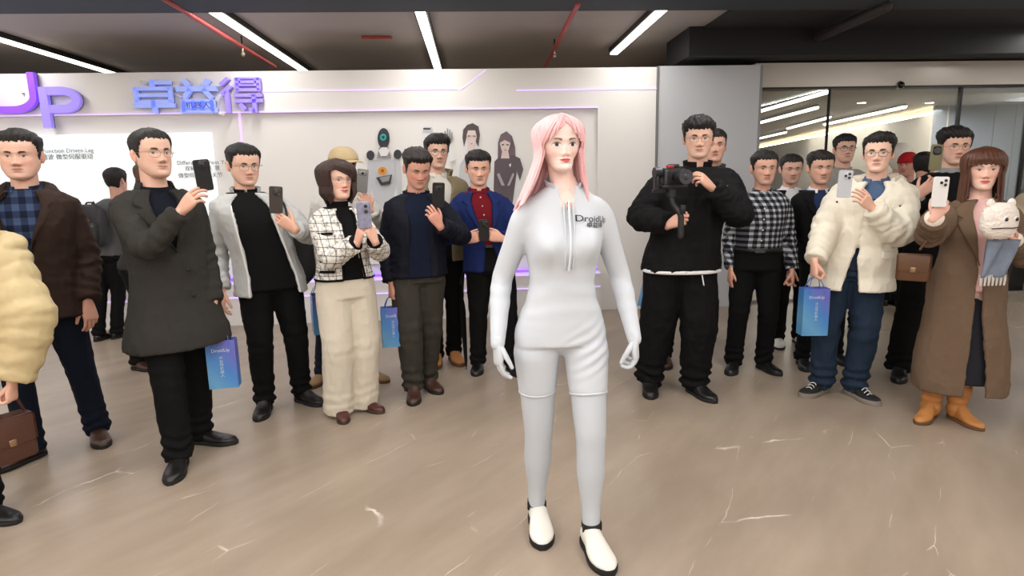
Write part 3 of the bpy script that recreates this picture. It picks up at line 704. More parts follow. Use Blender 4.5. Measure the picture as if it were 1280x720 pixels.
M_STEEL = mat('brushed_steel', (168, 164, 160), .36, metal=.6, bump=.02, bscale=80, stretch=(1, 1, 30))
struct(bx('floor', (-9, -5, -.1), (14, 24, 0), M_FLOOR))
struct(bx('ceiling', (-9, -5, CEIL_Z), (10, 12, CEIL_Z+.1), M_CEIL))
struct(bx('wall_left', (-6.2, -5, 0), (-6.0, 6.6, CEIL_Z), M_WALL))
struct(bx('wall_right', (7.0, -5, 0), (7.2, 6.6, CEIL_Z), M_WALL))
struct(bx('wall_rear', (-6.2, -5.2, 0), (7.2, -5.0, CEIL_Z), M_WALL))
WY = WALL_Y
def wx(px, py=250, Y=WY): return at_y(px, py, Y)[0]
def wz(px, py, Y=WY): return at_y(px, py, Y)[2]
X_L, X_N, X_P0, X_P1 = -6.0, wx(747, 250), wx(820, 200), wx(945, 150)
Z_B = wz(500, 138)
NICHE = WY+.05
struct(bx('wall_back', (X_L, WY, Z_B), (X_P0, WY+.4, WALL_TOP), M_WALL))            # header band over the display niche
struct(bx('wall_niche', (X_L, NICHE+.002, 0), (X_N, NICHE+.14, Z_B), M_WALL))
struct(bx('wall_panel', (X_N, WY, 0), (X_P0, WY+.4, Z_B), M_WALL))
M_PLINTH = mat('plinth_white', (232, 230, 228), .4)
PL = bx('display_plinth', (X_L, WY-.16, 0), (X_N, NICHE, .46), M_PLINTH); tag(PL, 'long white plinth with lilac light lines along the foot of the display wall', 'plinth')
def strip_led(a, b, y, h=.014, name='light_strip', parent=None, d=.012): return bx(name, (a[0], y-d, min(a[1], b[1])-h/2), (b[0], y+.002, max(a[1], b[1])+h/2), M_LILAC, parent)
bx('glow_strip', (X_L, NICHE-.05, .46), (X_N, NICHE-.03, .485), mat('violet_led', (150, 90, 250), .4, emit=2.0, ecol=(120, 60, 250)), PL)
strip_led((X_L, .30), (X_N, .30), WY-.16, parent=PL, h=.012); strip_led((X_L, .452), (X_N, .452), WY-.16, parent=PL, h=.012)
trim = empty('lilac_light_frame', (X_L, WY, Z_B)); tag(trim, 'thin lilac light lines drawn across the white display wall', 'light strip')
def tr(n, lo, hi): bx(n, lo, hi, M_LILAC, trim, origin=(X_L, WY, Z_B))
tr('light_strip', (X_L, WY-.01, Z_B-.004), (X_N, WY, Z_B+.010)); 
z1 = wz(430, 113); tr('light_strip', (wx(335), WY-.008, z1-.006), (wx(575), WY, z1+.006)); z2 = wz(730, 112); tr('light_strip', (wx(648), WY-.008, z2-.006), (X_P0, WY, z2+.006))
# slanting piece
A, B = at_y(575, 113, WY), at_y(607, 88, WY); V, F = tube(np.array([A, B]), .007, nseg=6); obj('light_strip', V, F, M_LILAC, trim, (X_L, WY, Z_B))
tr('light_strip', (wx(300, 150, NICHE)-.012, NICHE-.008, wz(300, 180, NICHE)), (wx(300, 150, NICHE)+.012, NICHE, Z_B))
struct(bx('trim_1', (X_P0-.012, WY-.06, 0), (X_P0, WY+.1, WALL_TOP), mat('joint_dark', (110, 108, 106), .6)))
struct(bx('pillar', (X_P0, WY-.05, 0), (X_P1, WY+.6, WALL_TOP), M_PILLAR))
struct(bx('trim_2', (X_P1, WY-.05, 0), (X_P1+.03, WY+.5, WALL_TOP), mat('joint_grey', (140, 140, 142), .4)))
# dark upper zone above the walls
struct(bx('wall_upper', (-9, 10.6, WALL_TOP+.12), (10, 10.8, CEIL_Z), M_CEILD))
struct(bx('ceiling_beam', (X_P0+.25, WY-.25, WALL_TOP+.06), (9.5, WY+.5, CEIL_Z), M_CEILD))
zb = at_z(600, 3, CEIL_Z)[1]
struct(bx('ceiling_bulkhead', (-9, zb-1.1, CEIL_Z-.10), (10, zb-.10, CEIL_Z), mat('bulkhead', (44, 52, 62), .7)))
# ceiling light lines
def ceiling_line(x, y0, y1, label, w=.085):
    o = empty('ceiling_light', (x, y0, CEIL_Z)); tag(o, label, 'ceiling light', 'ceiling light lines')
    bx('housing', (x-w/2-.018, y0, CEIL_Z-.055), (x+w/2+.018, y1, CEIL_Z), M_BLACKM, o, origin=(x, y0, CEIL_Z))
    bx('diffuser', (x-w/2, y0+.01, CEIL_Z-.072), (x+w/2, y1-.01, CEIL_Z-.05), M_LED, o, origin=(x, y0, CEIL_Z)); return o
for (x, y1), lb in zip(LINES, ('long white ceiling light line over the purple letters', 'long white ceiling light line beside the red pipe above the blue characters', 'long white ceiling light line over the printed robot figures',
                               'white ceiling light line that ends short of the pale pillar', 'white ceiling light line in front of the glass shopfront')):
    ceiling_line(x, -4.8, y1, lb)
for x in REAR_FILL: ceiling_line(x, -4.8, -.6, 'short white fill light line added out of view in front of the crowd')  # unseen fill lines, added between the long ones
# red sprinkler pipes
def pipe(p0, p1, label, r=.022, heads=(.6,)):
    A, B = at_z(*p0, CEIL_Z-.10), at_z(*p1, CEIL_Z-.10); d = B-A; B = A+d*1.02
    o = empty('sprinkler_pipe', tuple(A)); tag(o, label, 'pipe'); V, F = tube(np.array([A, B]), r, nseg=12); obj('pipe_run', V, F, M_RED, o, A)
    for t in heads:
        P = lerp(A, B, t); V, F = tube(np.array([P, P-[0, 0, .07]]), .010, nseg=8); obj('sprinkler_head', V, F, mat('brass', (190, 180, 160), .35, metal=.8), o, A)
        V, F = tube(np.array([P-[0, 0, .075], P-[0, 0, .08]]), .02, nseg=10); obj('deflector_plate', V, F, MATS['brass'], o, A)
        V, F = tube(np.array([P+[0, 0, .0], P+[0, 0, .10]]), .008, nseg=8); obj('hanger', V, F, M_BLACKM, o, A)
pipe((205, -2), (342, 82), 'red sprinkler pipe running beside the light line over the blue characters')
pipe((723, 4), (681, 84), 'red sprinkler pipe under the ceiling above the pink-haired figure')
A = at_z(453, 47, CEIL_Z-.02); B = at_z(489, 47, CEIL_Z-.02); V, F = tube(np.array([A, B]), .014, nseg=10); tag(obj('red_conduit', V, F, M_RED, None, A), 'short red conduit fixed flat under the grey ceiling', 'conduit')
A = at_z(968, 72, CEIL_Z-.12); B = at_z(1108, 8, CEIL_Z-.12); V, F = tube(np.array([A, B]), .05, nseg=14); dk = mat('duct_dark', (56, 50, 50), .55); o = obj('ceiling_duct', V, F, dk, None, A); tag(o, 'dark round pipe slung under the black ceiling above the shopfront', 'pipe')
V, F = tube(np.array([lerp(A, B, .06), lerp(A, B, .06)-[0, 0, .09]]), .008, nseg=8); obj('sprinkler_head', V, F, dk, o, A)
struct(bx('ceiling_dark_bay', (X_P0+.4, 3.2, CEIL_Z-.03), (10, WY-.25, CEIL_Z+.001), mat('bay_dark', (34, 32, 32), .75)))

# ---------------------------------------------------------------- glass shopfront and the lit room behind it
GY = WY+.12
zh0, zh1 = wz(1040, 109, GY), wz(1040, 88, GY)
M_HEAD = mat('shopfront_header_metal', (190, 182, 172), .3, metal=.35)
struct(bx('trim_3', (X_P1, GY-.05, zh0), (7.0, GY+.12, WALL_TOP+.04), M_HEAD)); struct(bx('trim_4', (X_P1, GY-.055, zh0-.02), (7.0, GY+.10, zh0), M_BLACKM))
def glass_mat():
    mt = bpy.data.materials.new('clear_glass'); mt.use_nodes = True; nt = mt.node_tree; nt.nodes.remove(nt.nodes['Principled BSDF']); o = nt.nodes['Material Output']
    t = nt.nodes.new('ShaderNodeBsdfTransparent'); t.inputs[0].default_value = (.90, .93, .92, 1); g = nt.nodes.new('ShaderNodeBsdfGlossy'); g.inputs['Roughness'].default_value = .02
    fr = nt.nodes.new('ShaderNodeFresnel'); fr.inputs[0].default_value = 1.45; mx = nt.nodes.new('ShaderNodeMixShader')
    nt.links.new(fr.outputs[0], mx.inputs[0]); nt.links.new(t.outputs[0], mx.inputs[1]); nt.links.new(g.outputs[0], mx.inputs[2]); nt.links.new(mx.outputs[0], o.inputs['Surface']); return mt
M_GLASS = glass_mat()
wnd = struct(empty('window_1', (X_P1, GY, 0)))
xs = [X_P1+.03, wx(1034, 160, GY), wx(1196, 160, GY), wx(1282, 160, GY), 6.9]
for a, b in zip(xs[:-1], xs[1:]):
    bx('pane', (a+.006, GY-.006, .03), (b-.006, GY+.006, zh0-.02), M_GLASS, wnd, origin=(X_P1, GY, 0))
for i, x in enumerate(xs[1:4]):
    w = .006 if i == 0 else .014; bx('mullion', (x-w, GY-.02, 0), (x+w, GY+.02, zh0-.02), M_BLACKM, wnd, origin=(X_P1, GY, 0))
bx('sill', (X_P1+.03, GY-.03, 0), (6.9, GY+.03, .03), M_STEEL, wnd, origin=(X_P1, GY, 0))
# the room behind
IC = 2.47
M_ICEIL = mat('inner_ceiling', (150, 143, 132), .6); M_IWALL = mat('inner_wall_panel', (205, 196, 184), .45); M_IPANEL = mat('grey_metal_panel', (150, 154, 162), .35, metal=.1, bump=.02, bscale=40)
struct(bx('ceiling_inner', (X_P1-.6, GY+.14, IC), (14, 24, IC+.08), M_ICEIL))
PA, PB = at_z(945, 185, IC-.10), at_z(1168, 141, IC-.10); dirw = nrm((PB-PA)*[1, 1, 0]); nw_ = np.array([dirw[1], -dirw[0], 0])
PA = PA-dirw*1.5
iw = struct(empty('wall_inner', tuple(PA*[1, 1, 0]))); npan = 6; Lw = np.linalg.norm((PB-PA)[:2])
for i in range(npan):
    a, b = PA+dirw*Lw*i/npan, PA+dirw*(Lw*(i+1)/npan-.012); Rm = np.stack([dirw, np.array([-dirw[1], dirw[0], 0]), [0, 0, 1]], 1); c = (a+b)/2; c[2] = (IC-.12)/2
    V, F = box(c, (np.linalg.norm(b-a), .06, IC-.12), 0, Rm); obj('panel', V, F, M_IWALL, iw, PA*[1, 1, 0], smooth=False)
V, F = box([*(PA+(PB-PA)/2)[:2], IC/2], (Lw, .02, IC), 0, Rm); V = V+Rm[:, 1]*.20; obj('panel_back', V, F, M_IWALL, iw, PA*[1, 1, 0], smooth=False)
c = [*(PA+(PB-PA)/2)[:2], IC-.09]; V, F = box(c, (Lw, .03, .03), 0, Rm); V = V+Rm[:, 1]*.09; obj('cove_strip', V, F, mat('cove_led', (255, 236, 205), .4, emit=22.0, ecol=(255, 232, 200)), iw, PA*[1, 1, 0], smooth=False)
# grey panels that close the room on the right
gy = PB[1]; gx = [PB[0]+.02]; gp = struct(empty('wall_grey_panels', (PB[0], gy, 0)))
edges = [PB[0], wx(1196, 200, gy)-.05, wx(1236, 200, gy), wx(1262, 200, gy), wx(1330, 200, gy), 8.6]
for a, b in zip(edges[:-1], edges[1:]): bx('panel', (a, gy-.03, 0), (b-.015, gy+.03, IC), M_IPANEL, gp, origin=(PB[0], gy, 0))
def inner_light(p0, p1, label):
    A, B = at_z(*p0, IC-.06), at_z(*p1, IC-.06); V, F = tube(np.array([A, B]), .03, nseg=10); o = obj('linear_light', V, F, M_LED, None, A); tag(o, label, 'ceiling light', 'lights in the room behind the glass')
    V, F = tube(np.array([A+[0, 0, .012], B+[0, 0, .012]]), .030, nseg=8); obj('housing', V, F, M_STEEL, o, A)
il = 'slim white ceiling light in the room behind the glass'
for p0, p1 in (((930, 144), (1035, 114)), ((930, 158), (1021, 134)), ((985, 160), (1037, 146)), ((930, 177), (982, 165)), ((1031, 155), (1131, 133))): inner_light(p0, p1, il)
for p in ((1077, 128), (1162, 128)):
    P = at_z(*p, IC); V, F = tube(np.array([P-[0, 0, .012], P+[0, 0, .01]]), .055, nseg=16, roundcap=False); o = obj('downlight', V, F, M_LED, None, P); tag(o, 'small round downlight in the ceiling behind the glass', 'downlight', 'downlights behind the glass')
    V, F = tube(np.array([P-[0, 0, .006], P+[0, 0, .01]]), .068, nseg=16, roundcap=False); obj('trim_ring', V, F, M_STEEL, o, P)
area('inner_fill_lamp', (PB[0]-1.2, GY+1.6, IC-.06), 2.6, 2.2, 110, (1, .94, .86)); area('inner_fill_lamp', (PB[0]+.6, GY+.9, IC-.06), 1.6, 1.0, 60, (.95, .97, 1)); area('inner_fill_lamp', (PB[0]+.4, PB[1]+3.5, IC-.06), 2.0, 4.0, 120, (1, .94, .86))  # added soft fill lamps, brighten the inner wall and the grey panels
# dome camera on the header
P = at_y(1125, 106, GY-.05); dm = empty('dome_camera', tuple(P)); tag(dm, 'small black dome security camera on the shopfront header', 'security camera')
V, F = tube(np.array([P+[0, .03, .0], P+[0, -.01, 0]]), .042, nseg=16, roundcap=False, ref=(0, 0, 1)); obj('mount', V, F, M_STEEL, dm, P)
V, F = sphere(P+[0, -.02, -.005], (.036, .036, .036)); obj('dome', V, F, mat('dome_black', (10, 10, 12), .1), dm, P)

# ---------------------------------------------------------------- sign letters
def seg_boxes(segs, T, z0, y, depth):
    mb = MB()
    for sg in segs:
        if len(sg) == 2:                      # a curved stroke: one mitred strip
            P = np.array([T(*q) for q in sg[0]]); d = np.gradient(P, axis=0); d /= np.linalg.norm(d, axis=1)[:, None]; n = np.stack([-d[:, 2], 0*d[:, 0], d[:, 0]], 1)*sg[1]*T.s/2; k = len(P)
            A, B = P-n, P+n; V = np.concatenate([A, B, A+[0, depth, 0], B+[0, depth, 0]]); i = np.arange(k-1)
            mb.add(V, [np.stack([i, i+1, i+1+k, i+k], 1), np.stack([i+2*k, i+3*k, i+1+3*k, i+1+2*k], 1), np.stack([i, i+2*k, i+1+2*k, i+1], 1), np.stack([i+k, i+1+k, i+1+3*k, i+3*k], 1), [0, k, 3*k, 2*k], [k-1, 3*k-1, 4*k-1, 2*k-1]]); continue
        x0, y0, x1, y1, w = sg
        A, B = T(x0, y0), T(x1, y1); d = B-A; L = np.linalg.norm(d); d = d/L; n = np.array([-d[2], 0, d[0]]); w = w*T.s/2; A = A-d*w*.0; B = B+d*w*.0
        q = np.array([A-n*w, B-n*w, B+n*w, A+n*w]); V = np.concatenate([q, q+[0, depth, 0]])
        mb.add(V, [[0, 1, 2, 3], [7, 6, 5, 4], [0, 4, 5, 1], [1, 5, 6, 2], [2, 6, 7, 3], [3, 7, 4, 0]])
    return mb.arrays()
class TF:
    """unit square -> world on the wall; px box gives the place of the letter on the wall"""
    def __init__(s, x0, y0, x1, y1, Y): s.a = at_y(x0, y1, Y); s.b = at_y(x1, y0, Y); s.y = Y; s.s = (s.b[2]-s.a[2])
    def __call__(s, x, y): return np.array([s.a[0]+(s.b[0]-s.a[0])*x, s.y, s.a[2]+(s.b[2]-s.a[2])*y])
M_L1 = mat('letter_violet', (142, 82, 245), .35, emit=.5, ecol=(142, 82, 245)); M_L2 = mat('letter_lilac_blue', (158, 140, 246), .35, emit=.42, ecol=(158, 140, 246)); M_L3 = mat('letter_sky_blue', (156, 174, 248), .35, emit=.42, ecol=(156, 174, 248)); M_L4 = mat('letter_mauve', (158, 138, 236), .35, emit=.38, ecol=(158, 138, 236))
M_LSIDE = mat('letter_side', (70, 60, 130), .5)
def letter(box_, segs, m_, label, d=.05):
    T = TF(*box_, WY-.075); V, F, _ = seg_boxes(segs, T, 0, 0, d); o = obj('sign_letter', V, F, m_, None, T(0, 0), smooth=False); tag(o, label, 'sign letter')
    V2, F2, _ = seg_boxes(segs, T, 0, 0, .012); obj('back_plate', V2+[0, d, 0], F2, M_LSIDE, o, T(0, 0), smooth=False)
    for xx in (.3, .7):
        p = T(xx, .5)+[0, d, 0]; V, F = tube(np.array([p, p+[0, .03, 0]]), .008, nseg=8, ref=(0, 0, 1)); obj('stand_off', V, F, M_STEEL, o, T(0, 0))
    return o
def arc(cx, cy, rx, ry, a0, a1, n=16): return [(cx+rx*cos(t), cy+ry*sin(t)) for t in np.radians(np.linspace(a0, a1, n))]
U = [([(.10, 1.0), (.10, .7)]+arc(.42, .42, .32, .335, 180, 270)+arc(.58, .42, .32, .335, 270, 360)+[(.90, .7), (.90, 1.0)], .17)]
letter((-32, 90, 45, 142), U, M_L1, 'large violet raised letter U beside the letter p on the wall')
p_ = [(.17, 0, .17, 1, .2), ([(.27, .90), (.40, .90)]+arc(.58, .68, .32, .22, 90, -90)+[(.40, .46), (.27, .46)], .2)]
letter((50, 108, 98, 160), p_, M_L2, 'violet-blue raised letter p hanging lower than the letter U')
zhuo = [(.5, .74, .5, 1.0, .13), (.5, .90, .95, .90, .12), (.06, .70, .94, .70, .12), (.06, .26, .94, .26, .11), (.08, .24, .08, .74, .12), (.92, .24, .92, .74, .12), (.1, .48, .9, .48, .12), (.0, .13, 1.0, .13, .14), (.5, -.12, .5, .3, .15)]
letter((167, 99, 214, 137), zhuo, M_L3, 'light blue raised Chinese character zhuo first of the three')
yi = [(.18, 1.0, .32, .80, .14), (.82, 1.0, .68, .80, .14), (0, .72, 1, .72, .16), (.34, .70, .16, .42, .14), (.66, .70, .86, .42, .14), (.12, .32, .88, .32, .14), (.05, .04, .95, .04, .14), (.14, .0, .14, .36, .13), (.39, .04, .39, .34, .13), (.61, .04, .61, .34, .13), (.86, .0, .86, .36, .13), (.1, .19, .9, .19, .24)]
yo = letter((223, 99, 269, 140), yi, M_L3, 'light blue raised Chinese character yi with small dark writing on it')
V, F = text_mesh('机器人', .062, .001, 0); T = TF(223, 99, 269, 140, WY-.078); c = T(.5, .19); V = np.stack([V[:, 0]*1.35+c[0], -V[:, 2]+c[1], V[:, 1]+c[2]], 1); obj('small_lettering', V, F, mat('ink_navy', (40, 40, 110), .5), yo, T(0, 0), smooth=False)
de = [(.22, 1.0, .02, .80, .11), (.26, .76, .02, .50, .12), (.15, .60, .15, -.05, .13), (.40, .97, .96, .97, .10), (.40, .80, .96, .80, .08), (.40, .64, .96, .64, .09), (.42, .62, .42, 1.0, .11), (.94, .62, .94, 1.0, .11), (.34, .48, 1.0, .48, .10), (.34, .31, 1.0, .31, .11), (.80, .50, .80, -.05, .13), (.80, .0, .66, .04, .12), (.46, .22, .56, .04, .12), (.68, .80, .68, .97, .42)]
letter((277, 97, 325, 139), de, M_L4, 'mauve raised Chinese character de last of the three')
# white scraps of tape by the letters
for i, (x, y, dx, ang, lb) in enumerate(((180, 103, .07, -20, 'first'), (222, 119, .10, -28, 'yi'), (274, 142, .11, -15, 'de'))):
    P = at_y(x, y, WY-.015); V, F = box(P, (dx, .01, .03), 0, roty(radians(-ang))); tag(obj('tape_scrap', V, F, mat('white_tape', (245, 242, 238), .6, ), None, P), ('white scrap of tape above the light blue character zhuo', 'white scrap of tape between the characters zhuo and yi', 'white scrap of tape below the characters yi and de')[i], 'tape')

# ---------------------------------------------------------------- light box with captions, printed figures in the niche
LX0, LX1 = -5.6, wx(271, 250, NICHE-.06); lb0, lb1 = .55, wz(150, 167, NICHE-.06)
LB = bx('light_box', (LX0, NICHE-.06, lb0), (LX1, NICHE, lb1), M_LIGHTBOX); tag(LB, 'glowing white light box panel with small captions on the display wall', 'light box')
M_INK = mat('print_ink', (92, 104, 116), .7); M_INKD = mat('print_dark', (60, 62, 70), .6)
def caption(s_, px, py, size, parent, Y=NICHE-.062, m_=M_INK, name='caption'):
    c = at_y(px, py, Y); x0 = 0.0
    for wd_ in s_.split():
        V, F = text_mesh(wd_, size, 0.0008, 0, 'LEFT'); w_ = V[:, 0].max(); V = np.stack([V[:, 0]+c[0]+x0, -V[:, 2]+c[1], V[:, 1]+c[2]], 1); obj(name, V, F, m_, parent, smooth=False); x0 += w_+size*.33
caption('Function Driven Leg', 53, 189, .062, LB); caption('谐波   微型伺服驱动', 52, 197, .062, LB, m_=M_INKD)
caption('Differential Waist Yaw', 221, 204, .060, LB); caption('双轴  机器人 腰', 231, 211, .055, LB, m_=M_INKD); caption('微型伺服驱动  关节', 223, 220, .055, LB, m_=M_INKD)
def poly(name, pts, m_, parent, Y, d=.003, origin=(0, 0, 0)):
    P = np.array([at_y(x, y, Y) for x, y in pts]); n = len(P); V = np.concatenate([P, P+[0, d, 0]]); k = np.arange(n)
    return obj(name, V, [k, k[::-1]+n, np.stack([k, k+n, (k+1) % n+n, (k+1) % n], 1)], m_, parent, origin, smooth=False)
def ell(cx, cy, rx, ry, n=20, a0=0, a1=360): a = np.radians(np.linspace(a0, a1, n, endpoint=(a1-a0 < 360))); return [(cx+rx*cos(t), cy+ry*sin(t)) for t in a]
PW = mat('print_white', (232, 231, 230), .6); PG = mat('print_grey', (150, 148, 150), .6); PD = mat('print_charcoal', (52, 54, 58), .6); PT = mat('print_teal', (20, 170, 170), .5); PS = mat('print_skin', (226, 208, 202), .6); PO = mat('print_orange', (225, 150, 40), .6); PM = mat('print_mauve', (118, 100, 106), .6); PM2 = mat('print_mauve_light', (176, 164, 168), .6)
def printed(label, layers):
    o = empty('printed_figure', tuple(at_y(layers[0][1][0][0], 300, NICHE))); tag(o, label, 'wall print')
    for i, (nm, pts, m_) in enumerate(layers): poly(nm, pts, m_, o, NICHE-.006-.004*i, .004, tuple(at_y(layers[0][1][0][0], 300, NICHE)))
def expand(pts, k): c = np.mean(pts, 0); return [tuple(c+(np.array(p)-c)*k) for p in pts]
printed('printed white robot with a round teal eye and bare shoulder joints on the wall', [
    ('print_outline', [(457, 330), (457, 214), (463, 206), (470, 190), (470, 170), (473, 160), (480, 158), (487, 162), (489, 178), (488, 190), (496, 204), (502, 214), (502, 330)], PW),
    ('torso_shape', [(466, 200), (493, 200), (495, 230), (490, 262), (470, 262), (464, 232)], mat('print_pale', (198, 200, 204), .6)),
    ('arm_shape', [(460, 200), (467, 200), (465, 226), (463, 246), (458, 246), (458, 224)], MATS['print_pale']), ('arm_shape', [(493, 199), (500, 199), (502, 224), (502, 246), (497, 246), (496, 226)], MATS['print_pale']), ('head_shape', ell(479.5, 173, 7.5, 13), PD), ('neck_shape', [(474, 184), (485, 184), (489, 198), (471, 198)], PG), ('shoulder_joint', ell(463, 194, 5, 6), PD), ('shoulder_joint', ell(497, 193, 5, 6), PD),
    ('collar_shape', [(473, 188), (478, 184), (483, 184), (487, 188), (484, 195), (476, 195)], PW),
    ('waist_joint', [(470, 222), (490, 218), (488, 230), (476, 232)], PD), ('waist_plate', [(474, 222), (488, 219), (486, 226), (478, 228)], PG), ('hip_shape', [(470, 262), (490, 262), (496, 330), (462, 330)], PW),
    ('eye_ring', ell(479, 171.5, 4, 4.4), PT), ('eye_dot', ell(479, 171.5, 1.8, 2.0), PD), ('flower_shape', ell(478, 213.5, 5.5, 5), PO), ('flower_heart', ell(478, 213.5, 2, 2), mat('print_rust', (160, 80, 20), .6))])
printed('printed robot with a white cap raising its dark grey hand on the wall', [
    ('print_outline', [(526, 176), (527, 160), (532, 155), (541, 155), (543, 168), (545, 330), (522, 330)], PW), ('cap_shape', [(528, 166), (530, 159), (540, 159), (542, 167)], mat('print_pale', (198, 200, 204), .6)), ('cap_band', [(529, 160), (538, 160), (538, 162), (529, 162)], PD),
    ('palm_shape', [(555, 172), (565, 173), (564, 179), (559, 181), (556, 178)], PG), ('finger_shape', [(556, 173), (555.5, 164), (557.2, 163.5), (558.2, 173)], PG), ('finger_shape', [(558.6, 173), (558.6, 160.5), (560.2, 160.5), (560.8, 173)], PG), ('finger_shape', [(561.2, 173), (561.6, 162), (563.2, 162), (563.2, 173)], PG), ('finger_shape', [(563.6, 173), (564.3, 165), (565.6, 165), (565.4, 174)], PG), ('thumb_shape', [(555.5, 178), (553, 174), (554.5, 173), (557.5, 177)], PG),
    ('forearm_shape', [(557, 181), (564, 180), (570, 200), (562, 202)], PW)])
printed('printed portrait of a woman with tied-back brown hair on the wall', [
    ('print_outline', [(568, 240), (572, 206), (581, 196), (576, 180), (576, 164), (582, 154), (592, 152), (600, 158), (602, 172), (598, 192), (604, 202), (612, 210), (614, 240)], PW),
    ('hair_shape', [(580, 184), (578, 172), (579, 162), (584, 156), (591, 154), (598, 158), (600, 168), (598, 184), (595, 178), (593, 166), (586, 164), (583, 172)], mat('print_brown', (86, 74, 74), .6)),
    ('face_shape', [(583, 170), (585, 163), (594, 163), (596, 171), (594, 180), (589, 185), (585, 180)], PS), ('neck_shape', [(585, 181), (593, 181), (594, 192), (584, 192)], PS), ('dress_shape', [(572, 240), (575, 206), (584, 192), (594, 192), (606, 206), (610, 240)], mat('print_pale', (198, 200, 204), .6)),
    ('brow_shape', [(584.5, 169.6), (588, 169.3), (588, 170.4), (584.5, 170.6)], PD), ('brow_shape', [(591, 169.3), (594.5, 169.8), (594.5, 170.8), (591, 170.4)], PD), ('lip_shape', [(587.2, 179.2), (591.4, 179.2), (589.5, 180.6)], mat('print_lip', (190, 120, 120), .6))])
printed('printed figure of a woman with long mauve hair and a dark bodysuit on the wall', [
    ('print_outline', [(614, 300), (614, 206), (620, 196), (620, 174), (626, 162), (636, 162), (643, 172), (646, 192), (654, 198), (657, 215), (652, 232), (648, 300)], PW),
    ('hair_shape', [(622, 212), (622.5, 178), (626, 168), (633, 164), (640, 170), (644, 184), (645, 214), (634, 216)], PM),
    ('bodysuit_shape', [(617, 236), (618, 202), (626, 194), (642, 194), (650, 198), (654, 212), (650, 226), (646, 214), (643, 236), (640, 260), (622, 260)], mat('print_plum', (96, 84, 90), .6)),
    ('neck_shape', [(628, 188), (635, 188), (637, 198), (626, 198)], PS), ('face_shape', [(624.5, 178), (626, 172), (636, 172), (638, 179), (636, 187), (631.5, 192), (627, 188)], PS), ('fringe_shape', [(622.8, 186), (623.5, 174), (631, 166), (639, 172), (640, 188), (637.5, 178), (631, 175), (625.5, 178)], PM), ('eye_shape', [(627, 180.5), (630, 180), (630, 181.6), (627, 181.8)], PD), ('eye_shape', [(633, 180), (636, 180.5), (636, 181.8), (633, 181.6)], PD), ('lip_shape', [(629.6, 187), (633.6, 187), (631.6, 188.6)], MATS['print_lip']),
    ('seam_shape', [(624, 216), (631, 232), (627, 232), (621, 218)], PM2), ('seam_shape', [(641, 216), (634, 232), (637, 232), (643, 218)], PM2), ('badge_shape', [(636, 206), (639, 204), (638, 209)], PW)])

# ================================================================== THINGS PEOPLE HOLD
M_SCREEN = mat('phone_screen', (14, 16, 22), .12, spec=.6); M_LENSR = mat('lens_ring', (70, 72, 76), .3, metal=.7); M_LENSG = mat('lens_glass', (6, 7, 12), .05, spec=.8)
def phone(label, c, up, back, body, size=(.074, .156, .0085), bump=None, lenses=((-.018, .058), (-.018, .036), (.002, .047)), bump_box=(-.008, .047, .046, .046), lens_r=.008):
    """c centre, up long axis, back = direction the camera side faces"""
    y = nrm(back); z = nrm(np.asarray(up)-y*(np.asarray(up)@y)); x = np.cross(y, z); M = np.stack([x, z, y], 1)
    V, F = box((0, 0, 0), size, .010); o = obj('smartphone', V@M.T+c, F, body, None, c, auto=40); tag(o, label, 'phone', 'phones held up to film')
    W = lambda V: V@M.T+c
    V, F = box((0, 0, -size[2]/2-.0003), (size[0]*.94, size[1]*.96, .001), .009); obj('screen', W(V), F, M_SCREEN, o, c)
    bx_, by_, bw, bh = bump_box
    V, F = box((bx_, by_, size[2]/2+.001), (bw, bh, .0025), min(bw, bh)*.3); obj('camera_bump', W(V), F, bump or body, o, c)
    for lx, ly in lenses:
        V, F = tube(np.array([[lx, ly, size[2]/2], [lx, ly, size[2]/2+.0042]]), lens_r, nseg=14, roundcap=False, ref=(1, 0, 0)); l = obj('lens', W(V), F, M_LENSR, o, c, auto=40)
        V, F = tube(np.array([[lx, ly, size[2]/2+.003], [lx, ly, size[2]/2+.0048]]), lens_r*.72, nseg=14, roundcap=False, ref=(1, 0, 0)); obj('lens_glass', W(V), F, M_LENSG, l, c, auto=40)
    return o
def bag_mat():
    mt = bpy.data.materials.new('gift_bag_print'); mt.use_nodes = True; nt = mt.node_tree; b = nt.nodes['Principled BSDF']
    tc = nt.nodes.new('ShaderNodeTexCoord'); sp = nt.nodes.new('ShaderNodeSeparateXYZ'); nt.links.new(tc.outputs['Object'], sp.inputs[0])
    ma = nt.nodes.new('ShaderNodeMath'); ma.operation = 'MULTIPLY_ADD'; ma.inputs[1].default_value = 1.3; nt.links.new(sp.outputs['X'], ma.inputs[0]); nt.links.new(sp.outputs['Z'], ma.inputs[2])
    mr = nt.nodes.new('ShaderNodeMapRange'); mr.inputs['From Min'].default_value = -.44; mr.inputs['From Max'].default_value = -.0; nt.links.new(ma.outputs[0], mr.inputs['Value'])
    cr = nt.nodes.new('ShaderNodeValToRGB'); e = cr.color_ramp.elements; e[0].position = 0; e[0].color = (*lin((70, 130, 175)), 1); e[1].position = 1; e[1].color = (*lin((92, 98, 178)), 1)
    x = e.new(.35); x.color = (*lin((92, 150, 190)), 1); x = e.new(.7); x.color = (*lin((62, 122, 188)), 1)
    nt.links.new(mr.outputs[0], cr.inputs[0]); nt.links.new(cr.outputs[0], b.inputs['Base Color']); b.inputs['Roughness'].default_value = .35; return mt
M_BAG = bag_mat(); M_BAGIN = mat('bag_lining', (150, 190, 222), .5); M_WHITE = mat('white_print', (240, 242, 246), .6); M_ROPE = mat('blue_cord', (40, 90, 170), .7)
